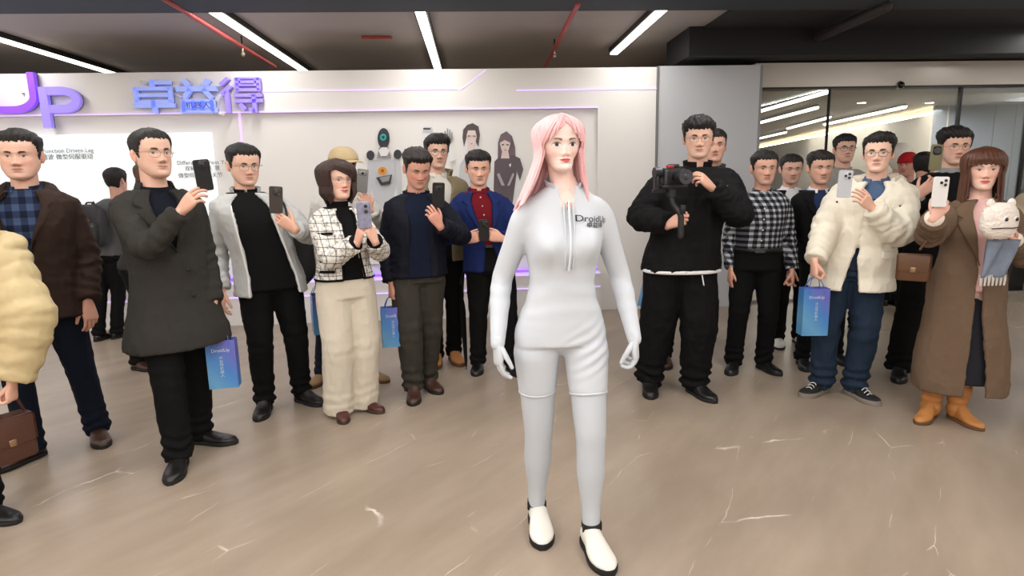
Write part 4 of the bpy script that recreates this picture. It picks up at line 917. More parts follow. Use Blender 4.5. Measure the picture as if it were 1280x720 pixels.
def gift_bag(label, top, yaw, w=.20, h=.29, d=.085, tilt=0, hand_h=.07, side=None, print_=True):
    """top = middle of the bag's mouth; object origin there so the print's gradient follows the bag"""
    top = np.asarray(top, float); M = rotz(yaw)@roty(tilt)
    t = .003; a, b = w/2, d/2
    o_ = np.array([[-a, -b], [a, -b], [a, b], [-a, b]]); i_ = np.array([[-a+t, -b+t], [a-t, -b+t], [a-t, b-t], [-a+t, b-t]])
    crease = np.array([[-a, -b], [a, -b], [a-.012*0, b], [-a, b]])
    R = np.stack([np.c_[o_, np.full(4, -h)], np.c_[o_*[1, 1.02], np.full(4, -h*.5)], np.c_[o_*[1, .9], np.full(4, 0.0)], np.c_[i_*[1, .9], np.full(4, 0.0)], np.c_[i_, np.full(4, -h+.01)]])
    V, F = closed_rings(R); o = obj('gift_bag', V@M.T+top, F, M_BAG, None, top, smooth=False); tag(o, label, 'gift bag', 'blue paper gift bags')
    W = lambda V: np.asarray(V)@M.T+top
    V, F = box((0, 0, -.10), (w-.012, d*.86, .15), 0); obj('wrapped_content', W(V), F, M_BAGIN, o, top, smooth=False)
    for sd in (-1, 1):
        P = smooth_path([(-.045, sd*b*.9, -.03), (-.045, sd*b*.8, .01), (-.02, 0, hand_h), (.02, 0, hand_h), (.045, sd*b*.8, .01), (.045, sd*b*.9, -.03)], 20, 2); V, F = tube(P, .0028, nseg=7); obj('handle', W(V), F, M_ROPE, o, top)
    if print_:
        for fs in (-1, 1):
            V, F = text_mesh('DroidUp', .026, .0004, .0004); V = np.stack([-fs*-1*V[:, 0]*-1 if fs > 0 else V[:, 0], np.full(len(V), fs*(b*1.0+.0012)), V[:, 1]-.055], 1); V[:, 1] = fs*(b*lerp(.9, 1.02, .25)+.0014)
            obj('logo_print', W(V), F, M_WHITE, o, top, smooth=False)
            V, F = text_mesh('卓\n益\n得\n机\n器\n人', .021, .0004, 0); V[:, 1] -= V[:, 1].max()
            V = np.stack([V[:, 0]*(-1 if fs > 0 else 1), np.full(len(V), fs*(b*1.03+.0014)), V[:, 1]*.95-.085], 1); obj('vertical_print', W(V), F, M_WHITE, o, top, smooth=False)
    return o

# ---------------------------------------------------------------- shared materials
M_BLK = cloth('black_cloth', (20, 20, 21)); M_BLK2 = cloth('black_trouser_cloth', (17, 17, 18), bump=.12); M_SHOE = mat('black_leather', (20, 18, 18), .38, bump=.06, bscale=120, spec=.45); M_SOLE = mat('black_rubber', (14, 13, 13), .7)
M_BROWNSH = mat('brown_leather', (62, 38, 28), .38, bump=.08, bscale=90); M_TAN = mat('tan_leather', (178, 118, 60), .55, bump=.15, bscale=90, var=.12, vscale=20); M_TANSOLE = mat('tan_sole', (96, 66, 40), .7)
M_HAIRK = hair_mat('black_hair', (22, 18, 17)); M_HAIRB = hair_mat('soft_black_hair', (36, 29, 26)); M_HAIRBR = hair_mat('brown_hair', (82, 48, 32), .4)
M_FRAME = mat('dark_frame', (30, 26, 26), .35); M_FRAMEG = mat('gold_frame', (150, 120, 90), .3, metal=.7); M_LENS = mat('spectacle_lens', (240, 245, 248), .03, alpha=.035)
M_WSHIRT = cloth('white_shirt_cloth', (222, 222, 224), bump=.08)
MEN = dict(jaw=1.03, stubble=.28, lips=.9, blush=.6, brow=1.7, browa=.95, lipc=(158, 88, 80), eye=.78, eyew=1.1)
def face(**k): d = dict(MEN); d.update(k); return d
WOM = dict(soft=.25, jaw=.92, lips=1.05, blush=.9, brow=.75, lipc=(190, 72, 72), lipa=.9, eye=1.0, nose=.85, lash=1.0)
def wface(**k): d = dict(WOM); d.update(k); return d
SHORT = dict(front=.058, top=.012, sidet=.005, tex=.45, freq=55)
def hr(**k): d = dict(SHORT); d.update(k); return d

# ================================================================== THE PINK-HAIRED FIGURE
def build_android():
    TA = np.array([(.30, .17, .12, .12), (.40, .17, .115, .125), (.455, .168, .095, .128), (.485, .180, .098, .132), (.515, .181, .098, .128), (.555, .163, .094, .106), (.60, .136, .088, .086), (.632, .127, .086, .083),
                   (.665, .131, .092, .088), (.70, .141, .106, .094), (.735, .150, .104, .100), (.77, .157, .088, .098), (.795, .158, .074, .090), (.815, .138, .064, .078), (.832, .100, .056, .068), (.847, .066, .050, .056), (.862, .050, .045, .048), (.885, .046, .044, .046)])
    pale = (238, 214, 206)
    s = Person('pink-haired humanlike robot in a tight white zip suit walking across the floor', (745, 692), (673, 662), 698, 136, yaw=4, chest=6, hyaw=9, hpitch=-2, hroll=0, female=True, skin=pale,
               face=wface(jaw=.78, short=.84, soft=.32, smile=.5, mouthw=.86, nostril=.4, lips=1.15, lipc=(204, 84, 90), lipa=.95, skin=pale, eye=1.45, eyew=1.22, brow=1.2, browc=(66, 56, 58), browa=.85, liner=1.6, iris=(80, 62, 48), iris_r=1.32, blush=.7, nose=.5, slant=.5, wide=1.01, sclera=(225, 220, 218), browz=.001), toes=(6, -3), headk=.91)
    s.trunk = (.53, -.035); s.legk = .55; s.tab = TA; s.hair_allow = .026; s.hc = s.T-np.array([0, 0, .115*s.headk+s.hair_allow]); s.N = s.hc-np.array([0, 0, .146*s.headk])-s.fw(s.hyaw)*.010
    s.N[0] += .020
    s.P[0] -= .012
    Y = s.mid[1]
    s.arm(-1, at_y(622, 430, Y-.06), (-.3, .9, 0), f=(.02, -.10, -1), p=(.95, .35, 0), pose='relaxed'); s.arm(1, at_y(793, 424, Y-.06), (.3, .9, 0), f=(.06, -.10, -1), p=(-.95, .35, 0), pose='hold')
    MS = mat('white_suit_fabric', (197, 202, 209), .42, bump=.05, bscale=220, spec=.35, var=.02); MT = mat('white_legging_fabric', (188, 193, 200), .5, bump=.06, bscale=260, spec=.3)
    # suit
    mb = s.shell(.492, .848, .000, .020, [(.44, .0), (.806, .0), (.807, .006), (.848, .066)], na=90, nu=70)
    legs = s.ankles()
    for side in (1, -1):
        P = s.sleeve_path(side, .0); t = np.linspace(0, 1, len(P)); r = np.interp(t, [0, .14, .3, .52, .7, 1], [.060, .055, .047, .042, .041, .028])*s.k; mb.add(*tube(P, r, nseg=20))
    cut = []
    for side, hp, K, ank, ta in legs:
        hp2 = hp+s.lf(s.yaw)*side*.014*s.k; Q = lerp(hp2, K, .60); P = smooth_path([hp2+[0, 0, -.01], Q], 18, 0); t = np.linspace(0, 1, 18); r = np.interp(t, [0, .15, .3, 1], [.058, .080, .084, .070])*s.k
        mb.add(*tube(P, r, r*1.08, nseg=26, ref=s.fw(ta), roundcap=False)); cut.append((hp2, Q, K, ank, ta, side))
    # solid core so the suit has no hollow hips
    us = np.linspace(.462, .80, 44); A = np.linspace(0, 2*pi, 60, endpoint=False); mb.add(*closed_rings(np.array([s.pt(u, A, -.008-.075*sstep((.505-u)/.043)) for u in us])))
    V, F, _ = mb.arrays(); V, F, N = remesh(V, F, .0062, 7)
    for sd in (1, -1):
        c = s.pt(.718, sd*.62, -.015).reshape(3); d2 = np.linalg.norm((V-c)*[1, .8, 1], axis=1); V = V+s.fw(s.cyaw)*(np.exp(-(d2/.058)**2)*.036)[:, None]
    fr = np.clip(-N[:, 1], 0, 1); zr = V[:, 2]/s.H; hipc = s.pt(.485, .55, 0).reshape(3)
    w = np.exp(-(np.linalg.norm((V-hipc)*[1, 1, .9], axis=1)/.085)**2); dd = (V-hipc); ph = dd[:, 2]*.9-dd[:, 0]*.55; V = V+N*(w*np.sin(ph*150+vnoise(V*14)*1.6)*.0035)[:, None]
    w = np.exp(-((zr-.60)/.05)**2); V = V+N*(w*np.sin(V[:, 2]*90+vnoise(V*10)*2.5)*.0012)[:, None]
    s.part('bodysuit', V, F, MS)
    for hp2, Q, K, ank, ta, side in cut:
        bot = ank.copy(); bot[2] = .075; P = smooth_path([lerp(hp2, K, .54), lerp(hp2, K, .78), K, lerp(K, ank, .35), lerp(K, ank, .7), bot], 34, 2); t = np.linspace(0, 1, 34)
        r = np.interp(t, [0, .15, .38, .58, .82, 1], [.0665, .063, .053, .053, .036, .033])*s.k
        mb = MB(); mb.add(*tube(P, r, r*1.08, nseg=30, ref=s.fw(ta), roundcap=True)); V, F, _ = mb.arrays(); s.part('legging', V, F, MT)
        Pq = np.array([Q+nrm(Q-hp2)*-.006, Q+nrm(Q-hp2)*.002]); V, F = tube(Pq, .0708*s.k, .0708*1.085*s.k, nseg=40, ref=s.fw(ta), roundcap=False); s.part('seam_band', V, F, MS)
    # collar, zip
    s.ringband('collar', MS, r=.052, h0=-.012, h1=.036, flare=.016, gapdeg=46, drop=.036, thick=.005)
    MZ = mat('zip_grey', (222, 225, 230), .4); s.strip('zip', MZ, np.linspace(.665, .812, 30), 0.0, .010, .0045, .006)
    for sd in (1, -1): s.strip('zip_edge', MS, np.linspace(.67, .81, 30), sd*.075, .006, .004, .005)
    p = s.pt(.81, 0, .008).reshape(3); V, F = box(p+[0, -.004, -.012], (.010, .004, .028), .003); s.part('zip_pull', V, F, MATS['lens_ring'])
    # chest lettering, wrapped on the suit
    MI = mat('logo_ink', (26, 30, 40), .5)
    for txt, size, u, a, b in (('DroidUp', .033, .774, .55, .0002), ('卓益得', .022, .7605, .58, .0003)):
        V, F = text_mesh(txt, size, 0.0005, b, res=6); aa = a+V[:, 0]/.125; uu = u+V[:, 1]/s.H-.10*V[:, 0]/s.H*.9; P = s.pt(uu, aa, .012)
        s.part('chest_logo', P, F, MI)
    # chest skin inside the V
    us = np.linspace(.74, .866, 18); A = np.linspace(0, 2*pi, 40, endpoint=False); V, F = closed_rings(np.array([s.pt(u, A, -.006) for u in us])); s.body.add(V, F, np.array(lin(pale))*[.92, .80, .76])
    # shoes
    MSH = mat('white_shoe', (216, 212, 204), .45, bump=.03, bscale=60); s.shoes(MSH, M_SOLE, L=.265, W=.050, hgt=.095, sole=.026, toe=1.15)
    for side, hp, K, ank, ta in legs:
        c = ank.copy(); c[2] = .088; V, F = tube(np.array([c, c+[0, 0, .022]]), .0375*s.k, .040*s.k, nseg=24, ref=s.fw(ta), roundcap=False); s.part('ankle_joint', V, F, M_SOLE)
        for sg in (1, -1):
            q = c+s.lf(ta)*sg*.036+s.fw(ta)*.012+[0, 0, -.012]; V, F = tube(np.array([q, q+[0, 0, .028]]), .010, .006, nseg=10); s.part('shoe_gusset', V, F, M_SOLE)
    # hair: shell + locks
    MP = mat('pink_hair', (240, 188, 190), .5, bump=.35, bscale=3, var=.16, vscale=3, stretch=(70, 70, 5), spec=.4)
    def fall(O):
        z = O[..., 2]; b = np.clip((-.02-z)/.2, 0, 1.2); O = O.copy(); rt = O[..., 0] < 0
        O[..., 0] += np.where(rt, -.075, .012)*b**1.3*(.5+.5*np.clip(np.abs(O[..., 0])/.09, 0, 1)); O[..., 1] += np.where(rt, -.02, .012)*b; return O
    hs = dict(long=True, open=64, length=.205, thick=.018, flare=.10, locks=21, wob=1.3, hang=-.02, fringe=.055, fall=fall, ragged=1.2,
              fringe_fn=lambda A: .082-.074*np.abs(A-.06)**.8+.0015*np.sin(A*17))
    HV, HF, _ = long_hair(s.q, hs, 2).arrays(); mb = MB(); mb.add(HV, HF)
    P, _, a0, z0 = head_surface(160, 90, dict(s.q, nose=0)); o_ = np.argsort(a0)
    r_ = np.random.default_rng(3)
    for i in range(120):          # separate locks lying on the shell
        a = r_.uniform(radians(62), radians(298)); L = r_.uniform(.15, .235); pts = []
        an = (a+pi) % (2*pi)-pi; dr = r_.uniform(-.15, .15)
        for t in np.linspace(.04, 1, 12):
            z = .112-t*(.12+L); k = np.clip(np.searchsorted(z0, max(z, -.02)), 0, 89); b = an+dr*t; x = np.interp(b, a0[o_], P[k, o_, 0], period=2*pi); y = np.interp(b, a0[o_], P[k, o_, 1], period=2*pi)
            n = nrm([x/.0056, y/.0094, max(z, -.02)/.0132]); bel = max(0, -.02-z); pts.append(np.array([x, y, z])+n*np.array([1, 1, 0 if bel else 1])*(lerp(.008, .0195, sstep((t-.04)/.22))+.10*bel*(1-.5*min(1, bel/.4))))
        pts = fall(np.array(pts)); w = r_.uniform(.004, .008); tt = np.linspace(0, 1, 12); mb.add(*tube(smooth_path(pts, 14, 1), w*np.interp(np.linspace(0, 1, 14), [0, .2, .75, 1], [.5, 1, 1, .15]), .003, nseg=6))
    for i in range(26):           # fringe wisps
        sgn = -1 if i % 2 else 1; x0 = .008+r_.uniform(-.006, .006); a1 = radians(r_.uniform(14, 62))*sgn; z1 = .076-.072*abs(a1)**.8-r_.uniform(0, .012); pts = []
        for t in np.linspace(0, 1, 10):
            a = lerp(x0/.06, a1, t**.8); z = lerp(.112, z1, t**1.2); k = np.clip(np.searchsorted(z0, z), 0, 89); x = np.interp(a, a0[o_], P[k, o_, 0], period=2*pi); y = np.interp(a, a0[o_], P[k, o_, 1], period=2*pi); n = nrm([x/.0056, y/.0094, z/.0132]); pts.append(np.array([x, y, z])+n*(.010+.009*sin(t*2.2)*(1-t*.5)))
        mb.add(*tube(smooth_path(pts, 12, 1), np.interp(np.linspace(0, 1, 12), [0, .3, .8, 1], [.004, .006, .004, .001]), .0025, nseg=6))
    V, F, _ = mb.arrays(); s.part('hair', s.to_head(V), F, MP)
    s.finish(neck=.044, head_res=(230, 210), hand_col=(194, 199, 205), handk=1.0)
    # glove cuffs and wrist joints
    return s
ANDROID = build_android()

# ================================================================== THE ONLOOKERS
def hp(s, px, py, fwd): return at_y(px, py, s.mid[1]-fwd)
CF = np.array([0, -1.0, 0]); UP = np.array([0, 0, 1.0])
def hood_roll(s, r=.05, rad=.085, z=.0, a0=70, th=.6):
    A = np.radians(np.linspace(a0, 360-a0, 26)); P = np.array([s.N+s.lf(s.cyaw)*sin(a)*rad*1.25+s.fw(s.cyaw)*(cos(a)*rad)+[0, 0, z+.02*(1-cos(a))*.5-.02] for a in A])
    rr = r*np.interp(np.linspace(0, 1, 26), [0, .25, .5, .75, 1], [.55, .9, 1.15, .9, .55]); return tube(P, rr, rr*th+.012, nseg=14)

# ---- man in the dark brown coat, left
def p_brown():
    s = Person('stocky man in a dark brown coat over a navy plaid shirt, arm hanging', (126, 550), (28, 578), 20, 163, yaw=14, chest=18, hyaw=22, hpitch=2, girth=1.10, skin=(205, 158, 136), face=face(wide=1.08, jaw=1.1, skin=(205, 158, 136), stubble=.35), toes=(22, -38), shoulders=1.04)
    s.hang(1, .055, .06, p=(-.5, .3, 0)); s.hang(-1, .05, .05)
    M = cloth('dark_brown_coat', (46, 33, 28), rough=.7, var=.2, bump=.2, bscale=60); gap = [(.40, .01), (.62, .015), (.72, .045), (.79, .075), (.85, .075)]
    s.inner('shirt', plaid('navy_plaid', (36, 46, 70), (58, 70, 96), (20, 24, 38), 14)); s.top('coat', M, u0=.445, off=.032, gap=gap, sleeve=(.088, .078, .068, .056), wr=.010, hood=hood_roll(s, .05, .085, .0)); s.ringband('shirt_collar', MATS['navy_plaid'], r=.062, h0=-.02, h1=.03, gapdeg=28, fold_=.03, drop=.03)
    s.lapel(M, gap, .032, .66, .84, .05)
    s.trousers('trousers', cloth('navy_jeans', (21, 27, 40), var=.15, bump=.3), seed=2); s.shoes(M_BROWNSH, M_SOLE); s.finish(hair=hr(front=.064, top=.022, tex=.3, seed=2), hair_mat_=M_HAIRK)
def plaid(name, base, light, dark, sc, w=.5):
    if name in MATS: return MATS[name]
    mt = cloth(name, base); nt = mt.node_tree; b = nt.nodes['Principled BSDF']; N = nt.nodes.new; L = nt.links.new
    tc = N('ShaderNodeTexCoord'); sp = N('ShaderNodeSeparateXYZ'); L(tc.outputs['Object'], sp.inputs[0]); fac = []
    ad = N('ShaderNodeMath'); ad.operation = 'MULTIPLY_ADD'; ad.inputs[1].default_value = .6; L(sp.outputs['Y'], ad.inputs[0]); L(sp.outputs['X'], ad.inputs[2])
    for src in (ad.outputs[0], sp.outputs['Z']):
        m1 = N('ShaderNodeMath'); m1.operation = 'MULTIPLY'; m1.inputs[1].default_value = sc; L(src, m1.inputs[0]); m2 = N('ShaderNodeMath'); m2.operation = 'PINGPONG'; m2.inputs[1].default_value = .5; L(m1.outputs[0], m2.inputs[0]); m3 = N('ShaderNodeMath'); m3.operation = 'GREATER_THAN'; m3.inputs[1].default_value = w*.5; L(m2.outputs[0], m3.inputs[0]); fac.append(m3)
    su = N('ShaderNodeMath'); su.operation = 'ADD'; L(fac[0].outputs[0], su.inputs[0]); L(fac[1].outputs[0], su.inputs[1]); hv = N('ShaderNodeMath'); hv.operation = 'MULTIPLY'; hv.inputs[1].default_value = .5; L(su.outputs[0], hv.inputs[0])
    cr = N('ShaderNodeValToRGB'); cr.color_ramp.interpolation = 'CONSTANT'; e = cr.color_ramp.elements; e[0].position = 0; e[0].color = (*lin(dark), 1); e[1].position = .75; e[1].color = (*lin(light), 1); x = e.new(.25); x.color = (*lin(base), 1); L(hv.outputs[0], cr.inputs[0]); L(cr.outputs[0], b.inputs['Base Color']); return mt

# ---- man in the charcoal coat, filming
def p_charcoal():
    s = Person('tall man in a charcoal overcoat and rimless glasses filming with a black phone', (262, 553), (222, 588), 186, 160, yaw=48, chest=42, hyaw=52, hpitch=-3, skin=(206, 164, 142), face=face(skin=(206, 164, 142), wide=.98, jaw=1.05), toes=(30, -34))
    s.arm(-1, hp(s, 228, 262, .22), (-.5, -.3, -1), f=(.72, -.20, .66), p=(.45, .85, -.1), pose='phone'); s.hang(1, .03, .10, pose='grip', p=(-.8, 0, 0))
    M = cloth('charcoal_wool', (50, 48, 45), rough=.9, bump=.3, bscale=160, var=.12); gap = [(.36, .0), (.66, .0), (.70, .018), (.79, .055), (.85, .06)]
    s.inner('sweater', cloth('navy_black_knit', (20, 22, 32))); s.top('overcoat', M, u0=.365, off=.026, thick=.024, gap=gap, sleeve=(.082, .070, .062, .052), flare=.035, wr=.007, seed=3)
    s.lapel(M, gap, .026, .655, .838, .075); s.ringband('coat_collar', M, r=.072, h0=-.02, h1=.035, gapdeg=60, fold_=.045, drop=.02); s.ringband('shirt_collar', MATS['navy_black_knit'], r=.060, h0=-.02, h1=.026, gapdeg=0, flare=.004, drop=.02)
    for u in (.52, .60): s.button(M_SOLE, u, .10, .056, .011)
    s.trousers('trousers', M_BLK2, leg=(.096, .072, .066, .066), seed=4, wr=.008); s.shoes(M_SHOE, M_SOLE, L=.30); s.glasses(M_FRAMEG, r=.0010, lens=M_LENS); s.finish(hair=hr(front=.062, top=.014, sidet=.006, tex=.25, seed=4), hair_mat_=M_HAIRK)
    W = s.arms[-1][2]; phone('black smartphone held up by the man in the charcoal overcoat', hp(s, 254, 219, .20), (-.05, -.1, 1), (.55, -.8, -.1), mat('phone_black', (22, 22, 24), .3), size=(.074, .150, .009))
    Wl = s.arms[1][2]; gift_bag('blue gift bag hanging below the hem of the charcoal overcoat', at_y(276, 424, s.mid[1]+.05), radians(10), w=.15, h=.27, d=.08)
# ---- man in the light grey open jacket
def p_grey():
    s = Person('man in an open light grey jacket over a black zip sweater, looking at his phone', (385, 503), (330, 516), 302, 180, yaw=28, chest=22, hyaw=40, hpitch=8, girth=1.06, skin=(210, 166, 142), face=face(skin=(210, 166, 142), wide=1.07, jaw=1.08, stubble=.2), toes=(28, -22), shoulders=1.02)
    s.arm(1, hp(s, 366, 285, .20), (.9, .1, -.8), f=(-.72, -.2, .62), p=(-.1, .9, .1), pose='phone'); s.hang(-1, .05, .04)
    M = cloth('light_grey_shell', (186, 187, 186), rough=.6, bump=.1, var=.05); gap = [(.46, .125), (.60, .105), (.72, .09), (.79, .085), (.85, .07)]
    s.inner('sweater', cloth('black_knit', (17, 17, 18)), u0=.475, off=.022); s.strip('zip', M_LENSR, np.linspace(.72, .855, 16), 0, .014, .003, .003); s.ringband('sweater_collar', MATS['black_knit'], r=.060, h0=-.025, h1=.035, gapdeg=6, flare=.006, drop=.015)
    s.top('jacket', M, u0=.455, off=.034, gap=gap, sleeve=(.086, .076, .066, .055), wr=.010, seed=6); s.ringband('jacket_collar', M, r=.074, h0=-.02, h1=.045, gapdeg=55, flare=.014, drop=.02)
    for sd in (1, -1):
        us = np.linspace(.46, .80, 24); aa = np.array([math.asin(min(.95, np.interp(u, [g[0] for g in gap], [g[1] for g in gap])/(s.rad(u)*1.1)))+.02 for u in us]); s.strip('jacket_edge', mat('white_lining', (226, 226, 224), .7), us, sd*aa, .036, .006, .005)
    s.trousers('trousers', M_BLK2, leg=(.100, .074, .064, .058), wr=.010, seed=5); s.shoes(M_SHOE, M_SOLE, style='boot'); s.glasses(M_FRAME, r=.0010, lens=M_LENS); s.finish(hair=hr(front=.062, top=.020, sidet=.006, tex=.3, seed=5), hair_mat_=M_HAIRK)
    phone('dark bronze smartphone held by the man in the light grey jacket', hp(s, 345, 250, .225), (.08, 0, 1), (.1, -1, -.05), mat('phone_bronze', (52, 44, 40), .3), size=(.078, .162, .009))
    # backpack behind his shoulder
    MB_ = mat('backpack_nylon', (22, 22, 24), .6, bump=.2, bscale=80); c = at_y(366, 318, s.mid[1]+.24); bp = backpack('black backpack slung behind the man in the light grey jacket', c, s.cyaw+pi, MB_, (.30, .15, .42))
    U = np.linspace(.70, .815, 14); P = s.pt(U, np.full(14, .92), .052); P = np.concatenate([P, s.pt(np.array([.83, .80]), np.array([1.9, 2.5]), .06)]); V, F = tube(smooth_path(P, 24, 2), .024, .006, nseg=10, ref=s.fw(s.cyaw)); obj('shoulder_strap', V, F, MB_, bp, c)
def backpack(label, c, yaw, m_, size):
    w, d, h = size; M = rotz(yaw)
    rings = []; a = np.linspace(0, 2*pi, 28, endpoint=False)
    for t in np.linspace(0, 1, 14):
        z = (t-.5)*h; k = (1-abs(2*t-1)**5)**.5*.9+.1 if 0 < t < 1 else .55; ww = w/2*k*(1-.12*t); dd = d/2*k*(1-.25*t); rings.append(np.stack([np.sign(np.cos(a))*np.abs(np.cos(a))**.6*ww, np.sign(np.sin(a))*np.abs(np.sin(a))**.6*dd, np.full(28, z)], 1))
    V, F = closed_rings(np.array(rings)); o = obj('backpack', V@M.T+c, F, m_, None, c); tag(o, label, 'backpack')
    V, F = box((0, -d*.46, -h*.14), (w*.72, d*.28, h*.42), .03); obj('front_pocket', V@M.T+c, F, m_, o, c)
    P = smooth_path([(-.04, 0, h*.47), (-.03, 0, h*.54), (.03, 0, h*.54), (.04, 0, h*.47)], 12, 1); V, F = tube(P, .008, nseg=8); obj('grab_handle', V@M.T+c, F, m_, o, c)
    P = smooth_path([(-w*.34, -d*.62, -.01*h), (0, -d*.64, .02*h), (w*.34, -d*.62, -.01*h)], 12, 1); V, F = tube(P, .004, nseg=6); obj('zip', V@M.T+c, F, M_LENSR, o, c); return o
# ---- woman in tweed
def tweed_mat():
    mt = plaid('tweed', (150, 146, 142), (84, 80, 78), (226, 222, 214), 22, .86); nt = mt.node_tree; b = nt.nodes['Principled BSDF']; src = b.inputs['Base Color'].links[0].from_socket
    n = nt.nodes.new('ShaderNodeTexNoise'); n.inputs['Scale'].default_value = 55; n.inputs['Detail'].default_value = 3; tc = nt.nodes.new('ShaderNodeTexCoord'); nt.links.new(tc.outputs['Object'], n.inputs['Vector'])
    cr = nt.nodes.new('ShaderNodeValToRGB'); cr.color_ramp.elements[0].position = .36; cr.color_ramp.elements[0].color = (*lin((70, 66, 64)), 1); cr.color_ramp.elements[1].position = .5; cr.color_ramp.elements[1].color = (1, 1, 1, 1); nt.links.new(n.outputs['Fac'], cr.inputs[0])
    mx = nt.nodes.new('ShaderNodeMix'); mx.data_type = 'RGBA'; mx.blend_type = 'MULTIPLY'; mx.inputs['Factor'].default_value = .6; nt.links.new(src, mx.inputs['A']); nt.links.new(cr.outputs[0], mx.inputs['B']); nt.links.new(mx.outputs['Result'], b.inputs['Base Color']); return mt
def p_tweed():
    s = Person('smiling woman in a black and white tweed jacket and cream wide trousers filming', (462, 512), (426, 522), 419, 199, yaw=30, chest=28, hyaw=42, hpitch=0, female=True, girth=1.12, skin=(222, 178, 158), face=wface(skin=(222, 178, 158), wide=1.05, jaw=1.0, smile=1.0, eye=.75), toes=(22, -8))
    s.arm(-1, hp(s, 447, 302, .30), (-.5, .1, -1), f=(.35, -.3, .85), p=(.7, .6, 0), pose='hold'); s.arm(1, hp(s, 468, 300, .30), (.5, .2, -1), f=(-.30, -.2, .9), p=(-.7, .65, 0), pose='hold')
    M = tweed_mat(); gap = [(.54, .055), (.62, .045), (.70, .028), (.78, .030), (.85, .055)]; K = cloth('black_trim', (14, 14, 15))
    s.inner('turtleneck', cloth('black_jersey', (14, 14, 15)), u0=.555, off=.018); s.ringband('turtleneck_collar', MATS['black_jersey'], r=.056, h0=-.03, h1=.045, gapdeg=0, flare=.006, drop=.005, thick=.008)
    s.top('jacket', M, u0=.555, off=.026, gap=gap, sleeve=(.078, .072, .066, .056), wr=.006, skew=.12, seed=7)
    us = np.linspace(.558, .835, 26)
    for sd in (1, -1):
        aa = np.array([math.asin(min(.95, np.interp(u, [g[0] for g in gap], [g[1] for g in gap])/(s.rad(min(u, .8))*1.1))) for u in us]); s.strip('trim_edge', K, us, sd*aa+.12, .026, .007, .006)
    A = np.linspace(.4, 2*pi-.25, 60); P = s.pt(np.full(60, .557), A, .024); V, F = tube(P, .008, .006, nseg=8, ref=(0, 0, 1)); s.part('hem_trim', V, F, K)
    s.patch('pocket_flap', K, .590, .600, -1.15, -.50, .040); s.patch('pocket', M, .602, .632, -1.15, -.50, .036); s.patch('pocket_flap', K, .632, .640, -1.15, -.50, .040); s.patch('pocket_flap', K, .745, .753, -.95, -.42, .040); s.patch('pocket', M, .755, .775, -.95, -.42, .036)
    for sd in (1, -1):
        S_, E_, W_, f_ = s.arms[sd]; d = nrm(W_-E_); V, F = tube(np.array([W_-d*.035, W_-d*.012]), .050*s.k, nseg=16, roundcap=False); s.part('cuff_trim', V, F, K)
    C = cloth('cream_wool', (206, 197, 180), bump=.1, var=.05); s.trousers('trousers', C, waist=.61, leg=(.104, .092, .092, .094), hem=.03, wr=.006, seed=8, off=.014, breaks=.4); s.shoes(mat('oxblood_leather', (74, 34, 28), .35), mat('brown_sole', (60, 44, 34), .6), L=.245, W=.043, hgt=.07)
    s.glasses(M_FRAMEG, r=.0009, lens=M_LENS)
    s.finish(hair=dict(long=True, open=50, length=.115, thick=.032, flare=.02, curl=.03, fringe=.045, fringe_arch=-.01, hang=-.03, seed=3, fringe_fn=lambda A: .062-.05*np.abs(A+.5)**1.2), hair_mat_=hair_mat('dark_bob_hair', (54, 35, 29)))
    phone('phone in a grey-violet patterned case held in both hands by the woman in tweed', hp(s, 455, 269, .34), (0, -.1, 1), (.25, -1, 0), mat('phone_case_violet', (128, 128, 150), .4, var=.5, vscale=40), size=(.078, .150, .011), lenses=((-.012, .05), (-.012, .02)), bump_box=(-.012, .036, .036, .062), lens_r=.011)
# ---- navy jacket man
def p_navy():
    s = Person('man in a dark navy jacket and olive-grey trousers looking down at his phone', (539, 486), (517, 498), 520, 186, yaw=12, chest=14, hyaw=22, hpitch=22, skin=(196, 138, 118), girth=1.05, face=face(skin=(196, 138, 118), blush=1.2, eye=.35, lips=.8), toes=(18, -8), head_fwd=.03)
    s.arm(1, hp(s, 549, 281, .22), (.8, 0, -.8), f=(-.45, -.25, .8), p=(-.35, .85, .1), pose='phone'); s.hang(-1, .05, .06, pose='grip')
    M = cloth('dark_navy_shell', (18, 20, 30), rough=.65, bump=.12, var=.1); gap = [(.46, .06), (.60, .05), (.74, .05), (.80, .075), (.85, .07)]
    s.inner('sweater', cloth('navy_knit', (20, 26, 44), bump=.3, bscale=220), u0=.50, off=.022); s.strip('zip', M_LENSR, np.linspace(.775, .855, 12), 0, .016, .003, .003); s.ringband('sweater_collar', MATS['navy_knit'], r=.060, h0=-.03, h1=.03, gapdeg=12, flare=.010, drop=.02)
    s.top('jacket', M, u0=.50, off=.032, gap=gap, sleeve=(.084, .076, .066, .054), wr=.009, seed=9); s.ringband('jacket_collar', M, r=.074, h0=-.02, h1=.03, gapdeg=50, flare=.016, drop=.02)
    s.trousers('trousers', cloth('olive_grey_cloth', (56, 53, 47), bump=.15, var=.1), leg=(.104, .086, .076, .066), seed=10, wr=.009, off=.004, waist=.585); s.shoes(M_BROWNSH, M_SOLE, L=.28, style='boot'); s.finish(hair=hr(front=.060, top=.024, tex=.4, seed=6, quiff=.006), hair_mat_=M_HAIRB)
    phone('black smartphone held low by the man in the dark navy jacket', hp(s, 548, 244, .20), (.1, -.2, 1), (.25, -1, -.1), MATS['phone_black'], size=(.080, .160, .010), lenses=((0, .04),), bump_box=(0, .04, .045, .045), lens_r=.014)
    W = s.arms[-1][2]; gift_bag('blue gift bag in the lowered hand of the man in the dark navy jacket', W+np.array([-.005, -.02, -.145]), radians(12), w=.15, h=.27, d=.08)
